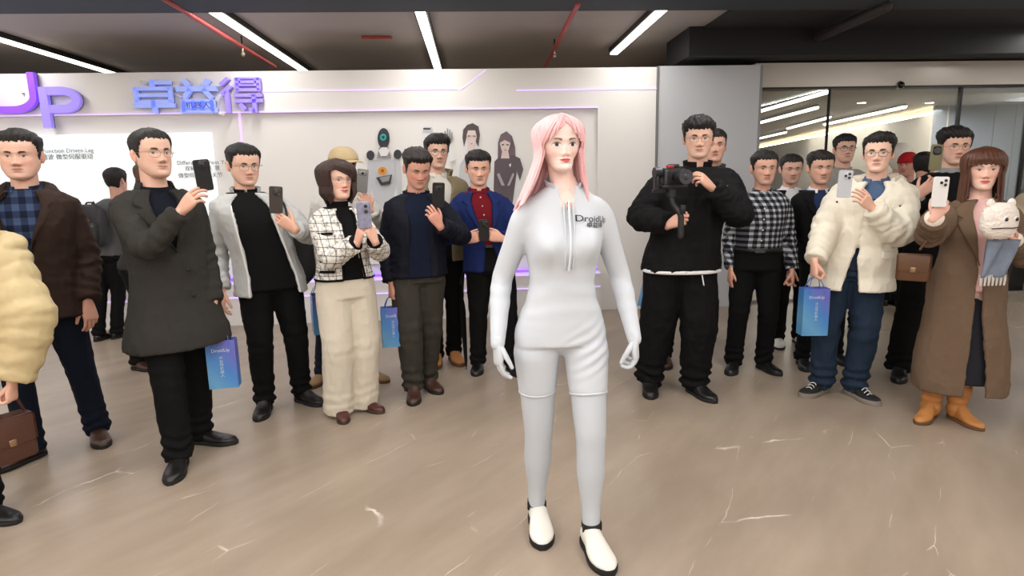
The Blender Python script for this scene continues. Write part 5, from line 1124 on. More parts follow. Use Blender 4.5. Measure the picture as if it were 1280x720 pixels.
# ---- olive jacket man behind
def p_olive():
    s = Person('man with glasses in an olive padded jacket standing behind the navy jacket man', (570, 452), (545, 456), 545, 168, yaw=10, hyaw=16, hpitch=3, skin=(204, 160, 138), face=face(skin=(204, 160, 138), wide=.97), toes=(8, -14))
    s.hang(1, .06, .05, pose='grip'); s.hang(-1, .05, .03)
    M = cloth('olive_padded', (124, 112, 88), rough=.7, bump=.1, var=.08); gap = [(.46, .05), (.7, .045), (.79, .07), (.85, .075)]
    s.inner('shirt', cloth('pale_shirt', (206, 200, 192), bump=.08)); s.top('jacket', M, u0=.47, off=.036, gap=gap, sleeve=(.094, .088, .078, .062), puff=.008, wr=.005, seed=11, voxel=.011); s.ringband('jacket_collar', M, r=.076, h0=-.02, h1=.055, gapdeg=45, flare=.03, drop=.03, thick=.014); s.ringband('shirt_collar', MATS['pale_shirt'], r=.060, h0=-.02, h1=.026, gapdeg=20, fold_=.026, drop=.025)
    s.trousers('trousers', M_BLK2, seed=12, voxel=.011); s.shoes(M_TAN, M_TANSOLE, style='boot', L=.28, sole=.03); s.glasses(M_FRAME, r=.0013, lens=M_LENS); s.finish(hair=hr(front=.050, top=.026, tex=.35, seed=7, part=.6, sidet=.010), hair_mat_=M_HAIRK)
    # umbrella leaning in his lowered hand
    W = s.arms[1][2]; A = at_y(576, 352, W[1]-.05); B = ground(583, 462); um = empty('umbrella', tuple(B)); tag(um, 'long folded black umbrella held point down beside the tan boots', 'umbrella')
    P = np.array([lerp(B+[0, 0, .03], A, t) for t in np.linspace(0, 1, 12)]); V, F = tube(P, np.interp(np.linspace(0, 1, 12), [0, .1, .7, .78, 1], [.006, .014, .026, .012, .008]), nseg=12); obj('folded_canopy', V, F, M_BLK, um, B)
    V, F = tube(np.array([B+[0, 0, .002], B+[0, 0, .05]]), .004, nseg=8); obj('ferrule', V, F, M_LENSR, um, B); up = nrm(A-B); V, F = tube(smooth_path([A-up*.02, A+up*.05, A+up*.10+[.03, 0, 0], A+up*.06+[.05, 0, 0]], 14, 2), .010, nseg=8); obj('crook_handle', V, F, M_SOLE, um, B)
# ---- blue blazer man
def p_blazer():
    s = Person('man in a bright navy-blue blazer and dark red shirt holding his phone with both hands', (643, 465), (597, 463), 597, 188, yaw=4, chest=4, hyaw=8, hpitch=10, skin=(208, 160, 136), girth=1.05, face=face(skin=(208, 160, 136), wide=1.05, eye=.5, stubble=.3), toes=(14, -10))
    s.arm(-1, hp(s, 583, 300, .30), (-1, .2, -.6), f=(.85, -.2, .25), p=(.3, .9, 0), pose='hold'); s.arm(1, hp(s, 627, 298, .30), (1, .2, -.6), f=(-.85, -.2, .25), p=(-.3, .9, 0), pose='hold')
    M = cloth('blazer_blue', (27, 40, 88), rough=.8, bump=.15, var=.08); gap = [(.46, .055), (.60, .02), (.66, .03), (.79, .062), (.85, .062)]
    s.inner('shirt', cloth('dark_red_shirt', (104, 20, 30), bump=.08), off=.01); s.top('blazer', M, u0=.475, off=.026, gap=gap, sleeve=(.080, .070, .062, .050), wr=.006, seed=13); s.lapel(M, gap, .026, .63, .838, .062); s.ringband('blazer_collar', M, r=.072, h0=-.02, h1=.022, gapdeg=60, fold_=.035, drop=.02); s.ringband('shirt_collar', MATS['dark_red_shirt'], r=.060, h0=-.02, h1=.03, gapdeg=16, fold_=.03, drop=.025)
    for u in (.70, .74, .78, .82): s.button(M_WSHIRT, u, 0, .012, .006)
    s.patch('belt_buckle', M_LENSR, .588, .600, -.10, .10, .016, th=.008)
    s.trousers('trousers', M_BLK2, seed=14, leg=(.096, .070, .062, .060)); s.shoes(M_SHOE, M_SOLE, L=.28); s.finish(hair=hr(front=.056, top=.020, tex=.3, seed=8), hair_mat_=M_HAIRK)
    phone('black smartphone held upright at the waist by the blue blazer man', hp(s, 605, 288, .33), (0, -.35, 1), (0, -1, -.2), MATS['phone_black'])
# ---- person in the cream puffer at the left edge, only sleeve and flank in the picture
def p_puffer():
    s = Person('person in a cream puffer jacket at the edge of the crowd beside the brown coat', (-4, 648), (-84, 640), -52, 224, yaw=22, chest=20, hyaw=30, skin=(214, 172, 150), female=True, face=wface(), toes=(46, -8), girth=1.15); s.armk = 1.2
    s.arm(1, hp(s, 15, 480, .12), (1, -.1, .1), f=(-.1, -.1, -1), p=(-.9, 0, 0), pose='grip'); s.hang(-1, .10, .12)
    M = cloth('cream_puffer', (186, 167, 126), rough=.55, bump=.06, var=.06, spec=.3)
    s.top('puffer_jacket', M, u0=.46, off=.075, sleeve=(.130, .128, .125, .085), puff=.014, nq=1, wr=.006, seed=21, flare=.03, hood=hood_roll(s, .075, .11, .0)); s.trousers('trousers', M_BLK2, seed=22); s.shoes(M_SHOE, M_SOLE); s.finish(hair=hr(seed=9), hair_mat_=M_HAIRK)
    c = at_y(8, 548, s.mid[1]-.10); handbag('dark brown leather bag hanging below the cream puffer sleeve', c, radians(60), mat('bag_brown', (74, 42, 30), .45, bump=.1, bscale=80), (.20, .09, .20))
def handbag(label, c, yaw, m_, size, flap=True, strap=None):
    w, d, h = size; M = rotz(yaw); V, F = box((0, 0, 0), (w, d, h), .022); o = obj('handbag', V@M.T+c, F, m_, None, c, auto=45); tag(o, label, 'handbag')
    if flap: V, F = box((0, -d*.52, h*.18), (w*.96, .012, h*.6), .012, None); obj('flap', V@M.T+c, F, m_, o, c, auto=45); V, F = box((0, -d*.60, -h*.06), (.03, .008, .03), .006); obj('clasp', V@M.T+c, F, M_FRAMEG, o, c)
    P = smooth_path([(-w*.42, 0, h*.48), (-w*.25, 0, h*.5+.10), (w*.25, 0, h*.5+.10), (w*.42, 0, h*.48)], 20, 4) if strap is None else strap
    if strap is None: V, F = tube(P, .008, .005, nseg=8); obj('strap', V@M.T+c, F, m_, o, c)
    return o
# ---- man seen from behind by the light box
def p_backpacker():
    s = Person('man with a black backpack standing with his back turned before the light box', (128, 424), (152, 421), 143, 209, yaw=172, chest=170, hyaw=168, skin=(190, 140, 120), face=face(skin=(190, 140, 120)), toes=(8, -8), res=1.3)
    s.hang(1, .04, .06); s.hang(-1, .04, .06); s.top('jacket', cloth('mid_grey_jacket', (92, 92, 94)), u0=.50, off=.022, wr=.007, seed=23); s.trousers('trousers', M_BLK2, seed=24); s.shoes(M_SHOE, M_SOLE, L=.27); s.finish(hair=hr(nape=-.075, seed=10, sidet=.01), hair_mat_=M_HAIRK, head_res=(72, 60))
    c = s.centre(np.array(.69))-s.fw(s.cyaw)*.25; m_ = mat('backpack_grey_nylon', (34, 34, 37), .6, bump=.2, bscale=80); bp = backpack('black backpack on the man facing the light box', c, s.cyaw+pi, m_, (.29, .15, .40))
    for sd in (1, -1):
        P = np.concatenate([s.pt(np.linspace(.72, .80, 6), np.full(6, pi-sd*.75), .045), s.pt(np.array([.825]), np.array([pi-sd*1.2]), .055)]); V, F = tube(smooth_path(P, 16, 2), .020, .006, nseg=8, ref=s.fw(s.cyaw)); obj('shoulder_strap', V, F, m_, bp, c)
    V, F = tube(smooth_path([c+[-.02, -.08, .05], c+[0, -.09, .09], c+[.02, -.08, .05]], 10, 1), .006, nseg=6); obj('carabiner_loop', V, F, mat('orange_cord', (170, 96, 50), .6), bp, c)
# ---- brown haired person half hidden behind the charcoal coat
def p_hidden_brown():
    s = Person('brown-haired person almost wholly hidden behind the charcoal overcoat man', (178, 462), (200, 460), 186, 200, yaw=60, hyaw=70, female=True, skin=(214, 172, 152), face=wface(skin=(214, 172, 152)), res=1.4)
    s.hang(1, .03, .05); s.hang(-1, .03, .05); s.top('jacket', cloth('dark_grey_knit', (48, 47, 48)), off=.02, seed=25); s.trousers('trousers', M_BLK2, seed=26); s.shoes(M_BROWNSH, M_SOLE, L=.25); s.finish(hair=dict(long=True, open=60, length=.12, thick=.02, fringe=.05, seed=5), hair_mat_=M_HAIRBR, head_res=(72, 60))
# ---- person with the tan cap behind the tweed woman
def p_cap():
    s = Person('person in a tan cap and pale jacket half hidden behind the woman in tweed', (468, 474), (399, 479), 428, 184, yaw=30, hyaw=40, hpitch=4, skin=(206, 162, 140), face=face(skin=(206, 162, 140)), toes=(20, -50), res=1.2)
    s.arm(1, hp(s, 461, 262, .25), (.5, .2, -1), f=(-.35, -.1, .9), p=(-.3, .9, 0), pose='phone'); s.hang(-1, .06, .05, pose='grip')
    M = cloth('pale_grey_fleece', (188, 184, 178), bump=.6, bscale=40, var=.12); s.top('jacket', M, u0=.48, off=.03, sleeve=(.088, .082, .072, .058), wr=.012, seed=27, hood=hood_roll(s, .055, .09, .01)); s.trousers('trousers', cloth('navy_trouser', (30, 36, 50)), seed=28); s.shoes(mat('suede_tan', (150, 118, 84), .8, bump=.2), M_TANSOLE, L=.28); 
    # cap
    K = cloth('tan_cotton', (184, 164, 128), bump=.15); t = np.linspace(0, pi/2, 10); a = np.linspace(0, 2*pi, 36, endpoint=False); R = np.array([np.stack([np.sin(a)*.098*cos(q)**.8, np.cos(a)*-.118*cos(q)**.8+.003, np.full(36, .040+.092*sin(q))], 1) for q in t[:-1]]); V, F = closed_rings(R); s.part('cap', s.to_head(V), F, K)
    A = np.radians(np.linspace(-58, 58, 24)); R = []
    for r0, dz in ((.0, 0), (.03, -.003), (.062, -.012), (.062, -.016), (.03, -.008), (0, -.005)): R.append(np.stack([np.sin(A)*(.095+r0*.35), -np.cos(A)*(.114+r0), np.full(24, .048+dz)-.010*np.abs(np.sin(A))], 1))
    R = np.array(R); gf = grid_faces(6, 24); s.part('cap_brim', s.to_head(R.reshape(-1, 3)), [gf, np.stack([5*24+np.arange(23), 5*24+np.arange(1, 24), np.arange(1, 24), np.arange(23)], 1)], K)
    s.finish(hair=hr(front=.03, top=.003, sidet=.005, seed=11), hair_mat_=M_HAIRB, head_res=(72, 60))
    phone('grey smartphone raised over the head of the woman in tweed', hp(s, 453, 226, .28), (.12, 0, 1), (.1, -1, 0), mat('phone_grey', (120, 118, 116), .35), lenses=((0, .05),), bump_box=(0, .05, .05, .03))
    gift_bag('pale blue gift bag half hidden by the cream trousers', at_y(396, 368, s.mid[1]), radians(-70), w=.16, h=.29, d=.09)
# ---- person in pink behind the robot
def p_pink():
    s = Person('dark-haired person in a pink padded jacket hidden behind the white-suited robot', (724, 453), (664, 456), 698, 186, yaw=0, hyaw=-10, female=True, girth=1.1, skin=(214, 172, 152), face=wface(skin=(214, 172, 152)), res=1.2)
    s.hang(1, .05, .05); s.hang(-1, .05, .05); M = cloth('pink_padded', (226, 184, 174), rough=.6); s.top('jacket', M, u0=.535, off=.04, sleeve=(.09, .082, .074, .058), wr=.008, seed=29); s.trousers('trousers', M_BLK2, leg=(.1, .08, .072, .07), seed=30); s.shoes(M_SHOE, M_SOLE, L=.25); s.finish(hair=dict(long=True, open=58, length=.16, thick=.02, fringe=.05, seed=6), hair_mat_=M_HAIRK, head_res=(72, 60))
# ---- cameraman
def p_camera():
    s = Person('cameraman in a black jacket with a white hem line aiming a camera on a gimbal', (874, 494), (811, 489), 874, 146, yaw=-6, chest=-10, hyaw=-16, hpitch=4, skin=(212, 170, 148), girth=1.1, shoulders=1.10, face=face(skin=(212, 170, 148), wide=1.03), toes=(22, -6))
    s.arm(1, hp(s, 888, 233, .26), (.9, 0, -.9), f=(-.70, -.28, .55), p=(-.5, .7, -.4), pose='hold'); s.arm(-1, hp(s, 838, 280, .30), (-1, .1, -.7), f=(.55, -.55, .35), p=(.75, .45, -.1), pose='grip')
    M = cloth('black_shell', (19, 19, 20), rough=.75, bump=.1); s.top('jacket', M, u0=.468, off=.05, sleeve=(.100, .098, .088, .062), wr=.012, seed=31, flare=.0); s.ringband('jacket_collar', M, r=.068, h0=-.02, h1=.045, gapdeg=14, flare=.016, drop=.02)
    A = np.linspace(0, 2*pi, 90); P = s.pt(np.full(90, .469), A, .047); V, F = tube(P, .012, .007, nseg=8, ref=(0, 0, 1), roundcap=False); s.part('hem_line', V, F, M_WSHIRT)
    p = s.pt(.46, .30, .055).reshape(3); V, F = tube(smooth_path([p, p+[.004, -.004, -.03], p+[.012, 0, -.062]], 8, 1), .007, .004, nseg=8); s.part('drawcord', V, F, M_WSHIRT)
    V, F = box(s.pt(.775, .62, .062).reshape(3), (.05, .006, .010), .002, rotz(.3)); s.part('chest_tab', V, F, M_WSHIRT)
    s.trousers('trousers', M_BLK2, leg=(.118, .104, .092, .074), wr=.014, seed=32, off=.02); s.shoes(M_SHOE, M_SOLE, L=.29, style='boot'); s.glasses(M_FRAMEG, r=.0011, lens=M_LENS); s.finish(hair=hr(front=.046, top=.024, sidet=.009, tex=.5, seed=12), hair_mat_=M_HAIRK)
    # camera on gimbal
    c = hp(s, 843, 222, .36); o = empty('camera_gimbal', tuple(c)); tag(o, 'black mirrorless camera with a large lens mounted on a handheld gimbal', 'camera'); fd = nrm([.15, -1, -.02]); Mr = np.stack([np.cross(fd, UP)*-1, -fd, UP], 1); Mr[:, 0] = nrm(np.cross(UP, fd)); Mr[:, 2] = np.cross(Mr[:, 0], -fd) if False else UP
    X_, Y_ = Mr[:, 0], fd; W = lambda V: c+np.outer(V[:, 0], X_)+np.outer(-V[:, 1], Y_)+np.outer(V[:, 2], UP)
    KB = mat('camera_black', (24, 24, 26), .5, bump=.05, bscale=200); KM = mat('gimbal_graphite', (40, 41, 44), .35, metal=.4)
    def add(n, VF, m_, par=o): return obj(n, W(VF[0]), VF[1], m_, par, c, auto=45)
    bd = add('camera_body', box((0, .02, .01), (.135, .06, .092), .014), KB); add('grip', box((-.06, -.015, .0), (.03, .03, .085), .012), KB, bd); add('viewfinder_hump', box((.0, .015, .066), (.06, .05, .026), .012), KB, bd); add('red_tally', box((-.03, .0, .064), (.04, .03, .018), .006), mat('camera_red', (170, 40, 40), .4), bd)
    ln = add('lens', tube(np.array([[.014, -.005, .006], [.014, -.035, .006], [.014, -.037, .006], [.014, -.085, .006], [.014, -.088, .006], [.014, -.115, .006]]), [.034, .034, .038, .038, .042, .042], nseg=28, roundcap=False, ref=(0, 0, 1)), KB)
    add('lens_ring', tube(np.array([[.014, -.113, .006], [.014, -.118, .006]]), .0425, nseg=28, roundcap=False, ref=(0, 0, 1)), M_LENSR, ln); add('front_glass', sphere((.014, -.110, .006), (.034, .010, .034)), mat('coated_glass', (16, 28, 34), .04, spec=.9), ln); add('focus_ring', tube(np.array([[.014, -.05, .006], [.014, -.07, .006]]), .040, nseg=28, roundcap=False, ref=(0, 0, 1)), M_SOLE, ln)
    add('base_plate', box((-.01, .0, -.05), (.16, .07, .014), .005), KM); add('side_arm', box((-.105, .02, -.01), (.022, .05, .11), .008), KM); add('tilt_motor', tube(np.array([[-.12, .02, .03], [-.078, .02, .03]]), .032, nseg=20, roundcap=False, ref=(0, 0, 1)), KM); add('roll_arm', box((-.05, .05, -.078), (.13, .025, .022), .006), KM); add('pan_motor', tube(np.array([[.0, .03, -.07], [.0, .03, -.115]]), .030, nseg=20, roundcap=False, ref=(1, 0, 0)), KM)
    hd = hp(s, 851, 272, .36)-c; hx = np.array([hd@X_, -(hd@Y_), hd[2]]); add('handle', tube(smooth_path([(.0, .03, -.11), (.004, .02, -.16), hx+[0, 0, .02], hx+[0, 0, -.11]], 18, 2), np.interp(np.linspace(0, 1, 18), [0, .3, .5, 1], [.016, .019, .018, .020]), nseg=14), KB); add('trigger_panel', box(hx*[1, 1, 1]+[0, -.02, .05], (.03, .02, .05), .006), KM)
# ---- man behind the cameraman
def p_behind_camera():
    s = Person('man in a dark jacket peeking out from behind the cameraman', (868, 450), (830, 455), 893, 160, yaw=-8, hyaw=-14, skin=(196, 148, 126), face=face(skin=(196, 148, 126)), toes=(4, -4), res=1.2)
    s.arm(-1, hp(s, 822, 322, .06), (-.6, .4, 0), f=(0, -.1, -1), p=(.9, 0, 0), pose='grip'); s.hang(1, .05, .05)
    M = cloth('charcoal_black', (26, 26, 29)); s.top('jacket', M, u0=.47, off=.03, wr=.008, seed=33); s.ringband('collar', cloth('grey_fleece', (96, 96, 100), bump=.5), r=.066, h0=-.02, h1=.05, gapdeg=20, flare=.02, drop=.02); s.trousers('trousers', M_BLK2, seed=34); s.shoes(M_BROWNSH, M_SOLE, L=.28); s.finish(hair=hr(front=.05, seed=13), hair_mat_=M_HAIRK, head_res=(72, 60))
    W = s.arms[-1][2]; gift_bag('blue gift bag tilted beside the leg of the cameraman', W+np.array([-.01, -.02, -.14]), radians(10), w=.17, h=.29, d=.09, tilt=radians(14))
# ---- plaid shirt man
def p_plaid():
    s = Person('man in a black and white checked shirt and black trousers standing upright', (959, 463), (915, 463), 956, 188, yaw=-16, chest=-14, hyaw=-8, hpitch=4, skin=(198, 148, 126), girth=1.02, face=face(skin=(198, 148, 126), wide=1.04), toes=(28, -14))
    s.hang(1, .07, .08, pose='grip'); s.hang(-1, .05, .04)
    M = plaid('black_white_check', (84, 86, 92), (176, 178, 182), (22, 23, 27), 24, .55); s.top('shirt', M, u0=.565, off=.018, sleeve=(.074, .066, .058, .046), wr=.006, seed=35); s.ringband('shirt_collar', M, r=.058, h0=-.025, h1=.026, gapdeg=22, fold_=.032, drop=.03)
    A = np.linspace(0, 2*pi, 70); P = s.pt(np.full(70, .572), A, .018); V, F = tube(P, .016, .006, nseg=8, ref=(0, 0, 1), roundcap=False); b = s.part('belt', V, F, M_SHOE); s.patch('belt_buckle', M_LENSR, .562, .582, -.14, .14, .022, th=.008)
    for u in (.62, .67, .72, .77): s.button(M_WSHIRT, u, 0, .022, .006)
    s.trousers('trousers', M_BLK2, leg=(.098, .074, .066, .066), seed=36); s.shoes(M_SHOE, M_SOLE, L=.28); s.finish(hair=hr(front=.058, top=.016, seed=14), hair_mat_=M_HAIRK)
# ---- three men behind
def p_dark_white():
    s = Person('man in a black jacket with a white collar behind the checked shirt man', (1000, 430), (972, 432), 990, 192, yaw=-14, hyaw=-14, hpitch=6, skin=(206, 160, 138), face=face(skin=(206, 160, 138), wide=1.02), toes=(8, -8), res=1.2)
    s.hang(1, .05, .05); s.hang(-1, .05, .05); gap = [(.46, .0), (.72, .01), (.79, .05), (.85, .06)]; s.inner('shirt', M_WSHIRT); s.top('jacket', M_BLK, off=.026, gap=gap, seed=37); s.ringband('shirt_collar', M_WSHIRT, r=.06, h0=-.02, h1=.026, gapdeg=20, fold_=.028, drop=.025); s.trousers('trousers', M_BLK2, seed=38); s.shoes(mat('white_trainer', (206, 202, 194), .6), M_SOLE, L=.28); s.finish(hair=hr(front=.056, seed=15), hair_mat_=M_HAIRK, head_res=(84, 72))
def p_suit():
    s = Person('smiling man in a black suit and blue sweater beside the cream puffer', (1048, 452), (1003, 458), 1027, 188, yaw=-10, hyaw=-12, hpitch=5, skin=(204, 156, 132), face=face(skin=(204, 156, 132), wide=1.04, smile=1, eye=.6), toes=(8, -8))
    s.hang(1, .05, .05); s.hang(-1, .05, .05); gap = [(.46, .02), (.62, .02), (.70, .04), (.79, .07), (.85, .07)]; s.inner('sweater', cloth('blue_knit', (38, 52, 84), bump=.3)); s.top('suit_jacket', M_BLK, off=.026, gap=gap, seed=39); s.lapel(M_BLK, gap, .026, .65, .838, .06); s.ringband('shirt_collar', M_WSHIRT, r=.06, h0=-.025, h1=.026, gapdeg=24, fold_=.030, drop=.03); s.trousers('trousers', M_BLK2, seed=40); s.shoes(M_SHOE, M_SOLE, L=.28); s.finish(hair=hr(front=.056, seed=16, part=-.5, top=.018), hair_mat_=M_HAIRB, head_res=(96, 84))
def p_tall():
    s = Person('tall man with glasses and a grey top standing in the row behind', (1072, 412), (1044, 412), 1057, 168, yaw=-10, hyaw=-14, hpitch=-4, skin=(204, 158, 136), face=face(skin=(204, 158, 136), wide=.98), toes=(8, -8), res=1.2)
    s.hang(1, .05, .05); s.hang(-1, .05, .05); s.top('sweatshirt', cloth('grey_marl', (150, 148, 142)), off=.024, seed=41); s.ringband('collar', MATS['grey_marl'], r=.06, h0=-.02, h1=.03, gapdeg=8, flare=.008, drop=.02); s.trousers('trousers', M_BLK2, seed=42); s.shoes(M_SHOE, M_SOLE); s.glasses(M_FRAME, r=.0015, lens=M_LENS); s.finish(hair=hr(front=.052, seed=17, top=.02), hair_mat_=M_HAIRK, head_res=(84, 72))
# ---- man in the cream parka
def p_parka():
    s = Person('man with glasses in a cream down parka and blue jeans filming with a pale phone', (1074, 497), (1020, 491), 1100, 166, yaw=-32, chest=-34, hyaw=-38, hpitch=-2, skin=(222, 182, 160), face=face(skin=(222, 182, 160), wide=.96, jaw=.98, stubble=.1, lipc=(176, 104, 96)), toes=(40, -30), girth=1.05)
    s.arm(1, hp(s, 1088, 258, .22), (1, -.1, -1), f=(-.75, -.25, .55), p=(-.2, .9, .1), pose='phone'); s.arm(-1, hp(s, 1012, 342, .16), (-.5, .4, 0), f=(0, -.1, -1), p=(.9, 0, 0), pose='grip')
    M = cloth('cream_down', (220, 213, 196), rough=.6, bump=.06, var=.04, spec=.2); gap = [(.44, .030), (.52, .012), (.60, .004), (.76, .004), (.80, .035), (.85, .060)]
    s.inner('shirt', cloth('denim_blue_shirt', (74, 94, 124), bump=.15)); s.inner('sweater', cloth('dark_layer', (34, 36, 42)), u0=.50, u1=.78, off=.012)
    s.top('parka', M, u0=.430, off=.055, thick=.035, gap=gap, sleeve=(.112, .106, .098, .066), puff=.010, nq=1, wr=.008, seed=43, hood=hood_roll(s, .062, .10, .0)); s.ringband('parka_collar', M, r=.086, h0=-.03, h1=.05, gapdeg=48, flare=.03, drop=.035, thick=.02); s.ringband('shirt_collar', MATS['denim_blue_shirt'], r=.060, h0=-.025, h1=.03, gapdeg=24, fold_=.036, drop=.03)
    s.patch('chest_flap', M, .745, .775, .45, 1.0, .060, th=.012); s.patch('pocket_flap', M, .585, .612, -1.2, -.55, .064, th=.010); s.patch('pocket_flap', M, .555, .582, .6, 1.2, .066, th=.010)
    for u, a in ((.755, .62), (.755, .86), (.60, -.75), (.60, -1.0), (.77, -.72)): s.button(M_LENSR, u, a, .076, .007, 'snap_button')
    p = s.pt(.655, 1.28, .085).reshape(3)+[.02, -.02, 0]; V, F = box(p, (.006, .014, .05), .002); s.part('red_tag', V, F, mat('red_tag_cloth', (196, 44, 44), .6))
    V, F = tube(smooth_path([s.pt(.50, 1.35, .075).reshape(3)+np.array([.012*cos(t), -.006, .018*sin(t)]) for t in np.linspace(0, 2*pi, 14)], 20, 0), .003, nseg=6); s.part('red_ring', V, F, MATS['red_tag_cloth'])
    s.trousers('jeans', cloth('blue_jeans', (36, 49, 66), bump=.3, bscale=200, var=.25, vscale=6), leg=(.104, .084, .078, .074), seed=44, wr=.011); s.shoes(mat('sneaker_black', (26, 25, 26), .6, bump=.3, bscale=80), mat('sneaker_sole_grey', (128, 120, 110), .7), L=.295, W=.052, sole=.032, lace=M_WSHIRT); s.glasses(M_FRAME, r=.0012, lens=M_LENS); s.finish(hair=hr(front=.056, top=.022, sidet=.007, seed=18, part=.5, quiff=.006), hair_mat_=M_HAIRK)
    phone('silver smartphone with three lenses held up by the man in the cream parka', hp(s, 1056, 230, .26), (.05, 0, 1), (-.25, -1, 0), mat('phone_silver', (186, 188, 194), .3), size=(.078, .160, .009))
    W = s.arms[-1][2]; gift_bag('blue gift bag hanging by its cords from the cream parka sleeve', W+np.array([.0, -.02, -.155]), radians(-6), w=.16, h=.30, d=.085)
# ---- people in the background between parka and the phone with the round lens
def p_redhat():
    s = Person('person in a red knitted hat far back behind the cream parka', (1142, 392), (1128, 392), 1136, 190, yaw=-20, hyaw=-60, skin=(176, 120, 100), face=face(skin=(176, 120, 100)), res=1.5)
    s.hang(1, .05, .05); s.hang(-1, .05, .05); s.top('jacket', cloth('black_far', (28, 28, 31)), off=.03, seed=45); s.trousers('trousers', M_BLK2, seed=46); s.shoes(M_SHOE, M_SOLE)
    t = np.linspace(0, pi/2, 9); a = np.linspace(0, 2*pi, 30, endpoint=False); R = np.array([np.stack([np.sin(a)*.09*cos(q)**.8, np.cos(a)*-.11*cos(q)**.8+.003, np.full(30, .02+.11*sin(q))], 1) for q in t[:-1]]); V, F = closed_rings(R); s.part('knitted_hat', s.to_head(V), F, cloth('red_knit', (170, 34, 38), bump=.5, bscale=60)); s.finish(hair=hr(seed=19, top=.008), hair_mat_=M_HAIRK, head_res=(60, 50))
def p_far_dark():
    s = Person('dark-haired man in a black jacket turned away behind the raised phone', (1178, 416), (1160, 416), 1158, 189, yaw=150, hyaw=120, skin=(190, 140, 118), face=face(skin=(190, 140, 118)), res=1.4)
    s.hang(1, .05, .05); s.hang(-1, .05, .05); s.top('jacket', MATS.get('black_far') or cloth('black_far', (28, 28, 31)), off=.03, seed=47); s.trousers('trousers', M_BLK2, seed=48); s.shoes(M_SHOE, M_SOLE); s.finish(hair=hr(seed=20, nape=-.08), hair_mat_=M_HAIRK, head_res=(60, 50))
def p_far_white():
    s = Person('person in a white hooded jacket far back behind the cream parka', (1116, 380), (1104, 380), 1126, 180, yaw=160, hyaw=160, skin=(200, 150, 130), face=face(), res=1.5)
    s.hang(1, .05, .05); s.hang(-1, .05, .05); M = cloth('white_padded', (226, 220, 210)); s.top('jacket', M, off=.04, seed=49); s.trousers('trousers', M_BLK2, seed=50); s.shoes(M_SHOE, M_SOLE); V, F = sphere((0, .02, .0), (.115, .125, .145), 14, 22); s.part('hood', s.to_head(V), F, M); s.finish(hair=hr(seed=21, top=.008), hair_mat_=M_HAIRK, head_res=(60, 50))
# ---- man with the round-lens phone
def p_black():
    s = Person('man in a black jacket filming with a gold phone behind the camel coat woman', (1190, 466), (1122, 472), 1196, 159, yaw=-18, chest=-14, hyaw=-20, hpitch=2, skin=(212, 168, 146), face=face(skin=(212, 168, 146), wide=1.03), toes=(10, -16), girth=1.05)
    s.arm(-1, hp(s, 1150, 243, .16), (-.7, .1, -1), f=(.62, -.2, .72), p=(.2, .9, 0), pose='phone'); s.hang(1, .05, .05)
    s.top('jacket', M_BLK, u0=.46, off=.035, sleeve=(.092, .086, .076, .058), wr=.009, seed=51); s.inner('sweater', cloth('grey_stripe', (150, 150, 150)), u0=.7); s.ringband('sweater_collar', MATS['grey_stripe'], r=.058, h0=-.03, h1=.04, gapdeg=0, flare=.006, drop=.012); V, F = tube(np.array([s.arms[-1][2]-nrm(s.arms[-1][2]-s.arms[-1][1])*.04, s.arms[-1][2]-nrm(s.arms[-1][2]-s.arms[-1][1])*.01]), .04, nseg=16, roundcap=False); s.part('cuff', V, F, MATS['grey_stripe'])
    s.trousers('trousers', M_BLK2, leg=(.108, .092, .084, .078), seed=52, wr=.01); s.shoes(M_SHOE, M_SOLE, style='boot'); s.glasses(M_FRAMEG, r=.0012, lens=M_LENS); s.finish(hair=hr(front=.050, top=.024, sidet=.009, seed=22, part=-.6), hair_mat_=M_HAIRK)
    phone('gold-green smartphone with one big round camera ring held beside a face', hp(s, 1170, 197, .19), (.04, 0, 1), (-.1, -1, 0), mat('phone_gold', (120, 116, 84), .3, metal=.3), lenses=((0, .045),), bump_box=(0, .045, .056, .056), lens_r=.022, bump=mat('bump_black', (16, 20, 24), .2), size=(.080, .168, .009))
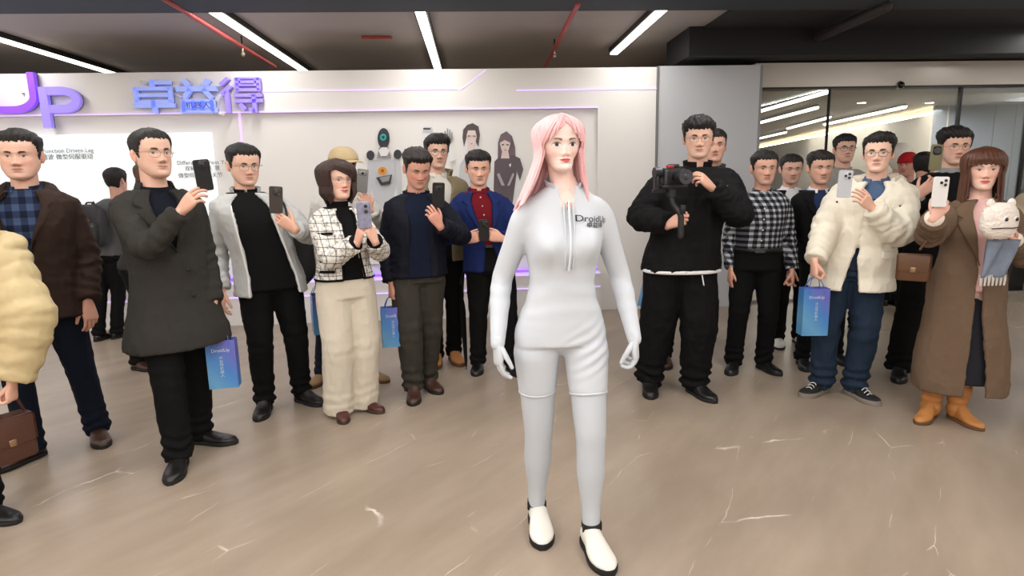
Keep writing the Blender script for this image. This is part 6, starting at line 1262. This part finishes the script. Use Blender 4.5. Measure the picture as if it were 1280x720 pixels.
# ---- woman in the camel coat
def p_camel():
    s = Person('woman in a long camel-brown coat with tan boots filming and holding a plush toy', (1203, 528), (1158, 524), 1232, 183, yaw=-22, chest=-24, hyaw=-30, hpitch=2, hroll=0, female=True, skin=(228, 186, 168), face=wface(skin=(228, 186, 168), lipc=(196, 70, 76), eye=.9, wide=1.02), toes=(26, -34))
    s.mid = s.mid+np.array([.07, 0, 0]); s.P = s.P+np.array([.03, 0, 0])
    s.arm(-1, hp(s, 1168, 272, .24), (-.7, 0, -1), f=(.45, -.2, .8), p=(.25, .9, .1), pose='phone'); s.arm(1, hp(s, 1266, 300, .22), (.8, .2, -1), f=(-.8, -.3, .1), p=(-.1, .2, 1), pose='hold')
    M = cloth('camel_wool', (106, 87, 71), rough=.9, bump=.3, bscale=150, var=.08); gap = [(.12, .045), (.40, .020), (.58, .010), (.66, .02), (.78, .055), (.85, .055)]
    T = TORSO_F.copy(); T = np.vstack([[(.10, .225, .17, .18), (.20, .222, .165, .17)], T[:1]*[1, 1.1, 1.05, 1.05], T[1:]]); s.tab = T
    s.inner('pink_sweater', cloth('pink_knit', (232, 188, 184), bump=.3, bscale=200), u0=.50); s.inner('dark_skirt', cloth('charcoal_skirt', (44, 44, 50)), u0=.16, u1=.56, off=-.03)
    s.top('coat', M, u0=.125, off=.030, thick=.024, gap=gap, sleeve=(.088, .082, .076, .066), wr=.008, seed=53, skew=.10); s.lapel(M, gap, .030, .60, .838, .085, skew=.10); s.ringband('coat_collar', M, r=.074, h0=-.02, h1=.035, gapdeg=60, fold_=.05, drop=.02)
    s.ringband('sweater_neck', MATS['pink_knit'], r=.052, h0=-.03, h1=.012, gapdeg=0, flare=.004, drop=.012)
    for sd in (1, -1):
        S_, E_, W_, f_ = s.arms[sd]; d = nrm(W_-E_); V, F = tube(np.array([W_-d*.05, W_-d*.0]), [.040, .046], nseg=16, roundcap=False); s.part('cuff', V, F, cloth('cream_cuff', (226, 212, 198), bump=.4))
    s.shoes(M_TAN, M_TANSOLE, L=.255, W=.044, style='boot', name='boot')
    for side, hp_, K, ank, ta in s.ankles():
        P = np.array([ank+[0, 0, -.02], ank+[0, 0, .05], lerp(ank, K, .32)]); P = smooth_path(P, 16, 1); r = .049*(1+.08*np.sin(np.linspace(0, 16, 16))); V, F = tube(P, r, r*1.08, nseg=20, ref=s.fw(ta)); s.part('boot_shaft', V, F, M_TAN)
    s.finish(hair=dict(long=True, open=50, length=.20, thick=.024, flare=.05, fringe=.032, hang=-.02, seed=4, fr_freq=30, fringe_arch=-.014, locks=19), hair_mat_=M_HAIRBR)
    phone('white smartphone with three lenses held by the woman in the camel coat', hp(s, 1175, 240, .27), (.03, 0, 1), (-.15, -1, 0), mat('phone_white', (222, 220, 218), .3), size=(.076, .155, .009))
    # plush toy with a scarf
    c = hp(s, 1249, 276, .32); t_ = empty('plush_toy', tuple(c)); tag(t_, 'fluffy white plush toy with big eyes and a wide stitched mouth', 'plush toy'); PM_ = mat('white_plush', (232, 222, 212), .95, bump=.9, bscale=70, var=.06)
    R = []; a = np.linspace(0, 2*pi, 30, endpoint=False)
    for t in np.linspace(.04, .96, 16):
        z = (t-.5)*.20; k = (1-abs(2*t-1)**2.8)**.5; R.append(np.stack([np.cos(a)*.088*k*(1+.06*(1-t)), np.sin(a)*.062*k, np.full(30, z)], 1))
    V, F = closed_rings(np.array(R)); V, F, N = remesh(V, F, .006, 2); V = V+N*(vnoise(V*160, 3)*.003)[:, None]; obj('plush_body', V+c, F, PM_, t_, c)
    for sd in (1, -1): V, F = sphere((sd*.056, 0, .088), (.020, .016, .026)); obj('ear', V+c, F, PM_, t_, c)
    for sx in (-.020, .036): V, F = sphere((sx, -.058, .012), (.014, .008, .014)); e = obj('eye', V+c, F, M_WSHIRT, t_, c); V, F = sphere((sx+.001, -.064, .011), (.009, .005, .010)); obj('pupil', V+c, F, M_LENSG, e, c)
    V, F = tube(smooth_path([(-.075, -.046, -.036), (-.03, -.063, -.032), (.02, -.065, -.034), (.075, -.046, -.030)], 16, 1), .003, nseg=6); obj('mouth_line', V+c, F, mat('stitch_dark', (60, 54, 54), .8), t_, c)
    # grey scarf with fringe
    c2 = hp(s, 1246, 330, .27); sc_ = empty('scarf', tuple(c2)); tag(sc_, 'grey patterned scarf with a pale fringe hanging below the plush toy', 'scarf'); GM = cloth('grey_scarf_wool', (124, 134, 150), bump=.4, var=.3, vscale=18)
    U = np.linspace(0, 1, 16); R = []
    for u in U: x = np.linspace(-.075, .075, 14); R.append(np.stack([x+.02*(1-u)-.008, .014*np.sin(x*60+u*3)-.02*(1-u), np.full(14, .13-.20*u)], 1))
    R = np.array(R); O = R.reshape(-1, 3); I = O+[0, .016, 0]; n = len(O); gf = grid_faces(16, 14); Fs = [gf, gf[:, ::-1]+n]
    for cc in (0, 13): b = np.arange(15)*14+cc; Fs.append(np.stack([b, b+14, b+14+n, b+n], 1))
    for rr in (0, 15): b = rr*14+np.arange(13); Fs.append(np.stack([b, b+1, b+1+n, b+n], 1))
    obj('scarf_cloth', np.concatenate([O, I])+c2, Fs, GM, sc_, c2)
    for i in range(14): x = -.078+.011*i; V, F = tube(np.array([(x, .008, -.062), (x+.002*(-1)**i, .004, -.085), (x+.004*(-1)**i, .006, -.115)]), .0034, nseg=6); obj('fringe_tassel', V+c2, F, cloth('pale_fringe', (206, 204, 200)), sc_, c2)
    hb = handbag('tan leather shoulder bag at the side of the camel coat', hp(s, 1142, 334, -.02), radians(-40), mat('bag_tan', (92, 60, 36), .45, bump=.12, bscale=70), (.17, .08, .15), strap=True); 
    P = smooth_path([hp(s, 1150, 312, .12), hp(s, 1165, 290, .15), s.pt(.80, -1.1, .06).reshape(3), s.pt(.835, -1.5, .05).reshape(3)], 22, 2); V, F = tube(P, .009, .004, nseg=8); o_ = np.array(hb.location); obj('strap', V, F, MATS['bag_tan'], hb, o_)
# ---- person at the right edge
def p_edge():
    s = Person('person in a beige coat standing behind the plush toy side of the camel coat woman', (1336, 486), (1306, 486), 1326, 178, yaw=-40, hyaw=-40, skin=(214, 172, 150), face=face(), res=1.3)
    s.hang(1, .05, .05); s.arm(-1, hp(s, 1284, 305, .15), (-.6, .3, -1), pose='hold'); s.top('coat', cloth('beige_wool', (176, 158, 136)), u0=.40, off=.03, seed=55); s.trousers('trousers', M_BLK2, seed=56); s.shoes(M_SHOE, M_SOLE); s.finish(hair=hr(seed=23), hair_mat_=M_HAIRK, head_res=(60, 50))
PEOPLE = [p_brown, p_charcoal, p_grey, p_tweed, p_navy, p_olive, p_blazer, p_puffer, p_backpacker, p_hidden_brown, p_cap, p_pink, p_camera, p_behind_camera, p_plaid, p_dark_white, p_suit, p_tall, p_parka, p_redhat, p_far_dark, p_far_white, p_black, p_camel, p_edge]
for fn in PEOPLE: fn()
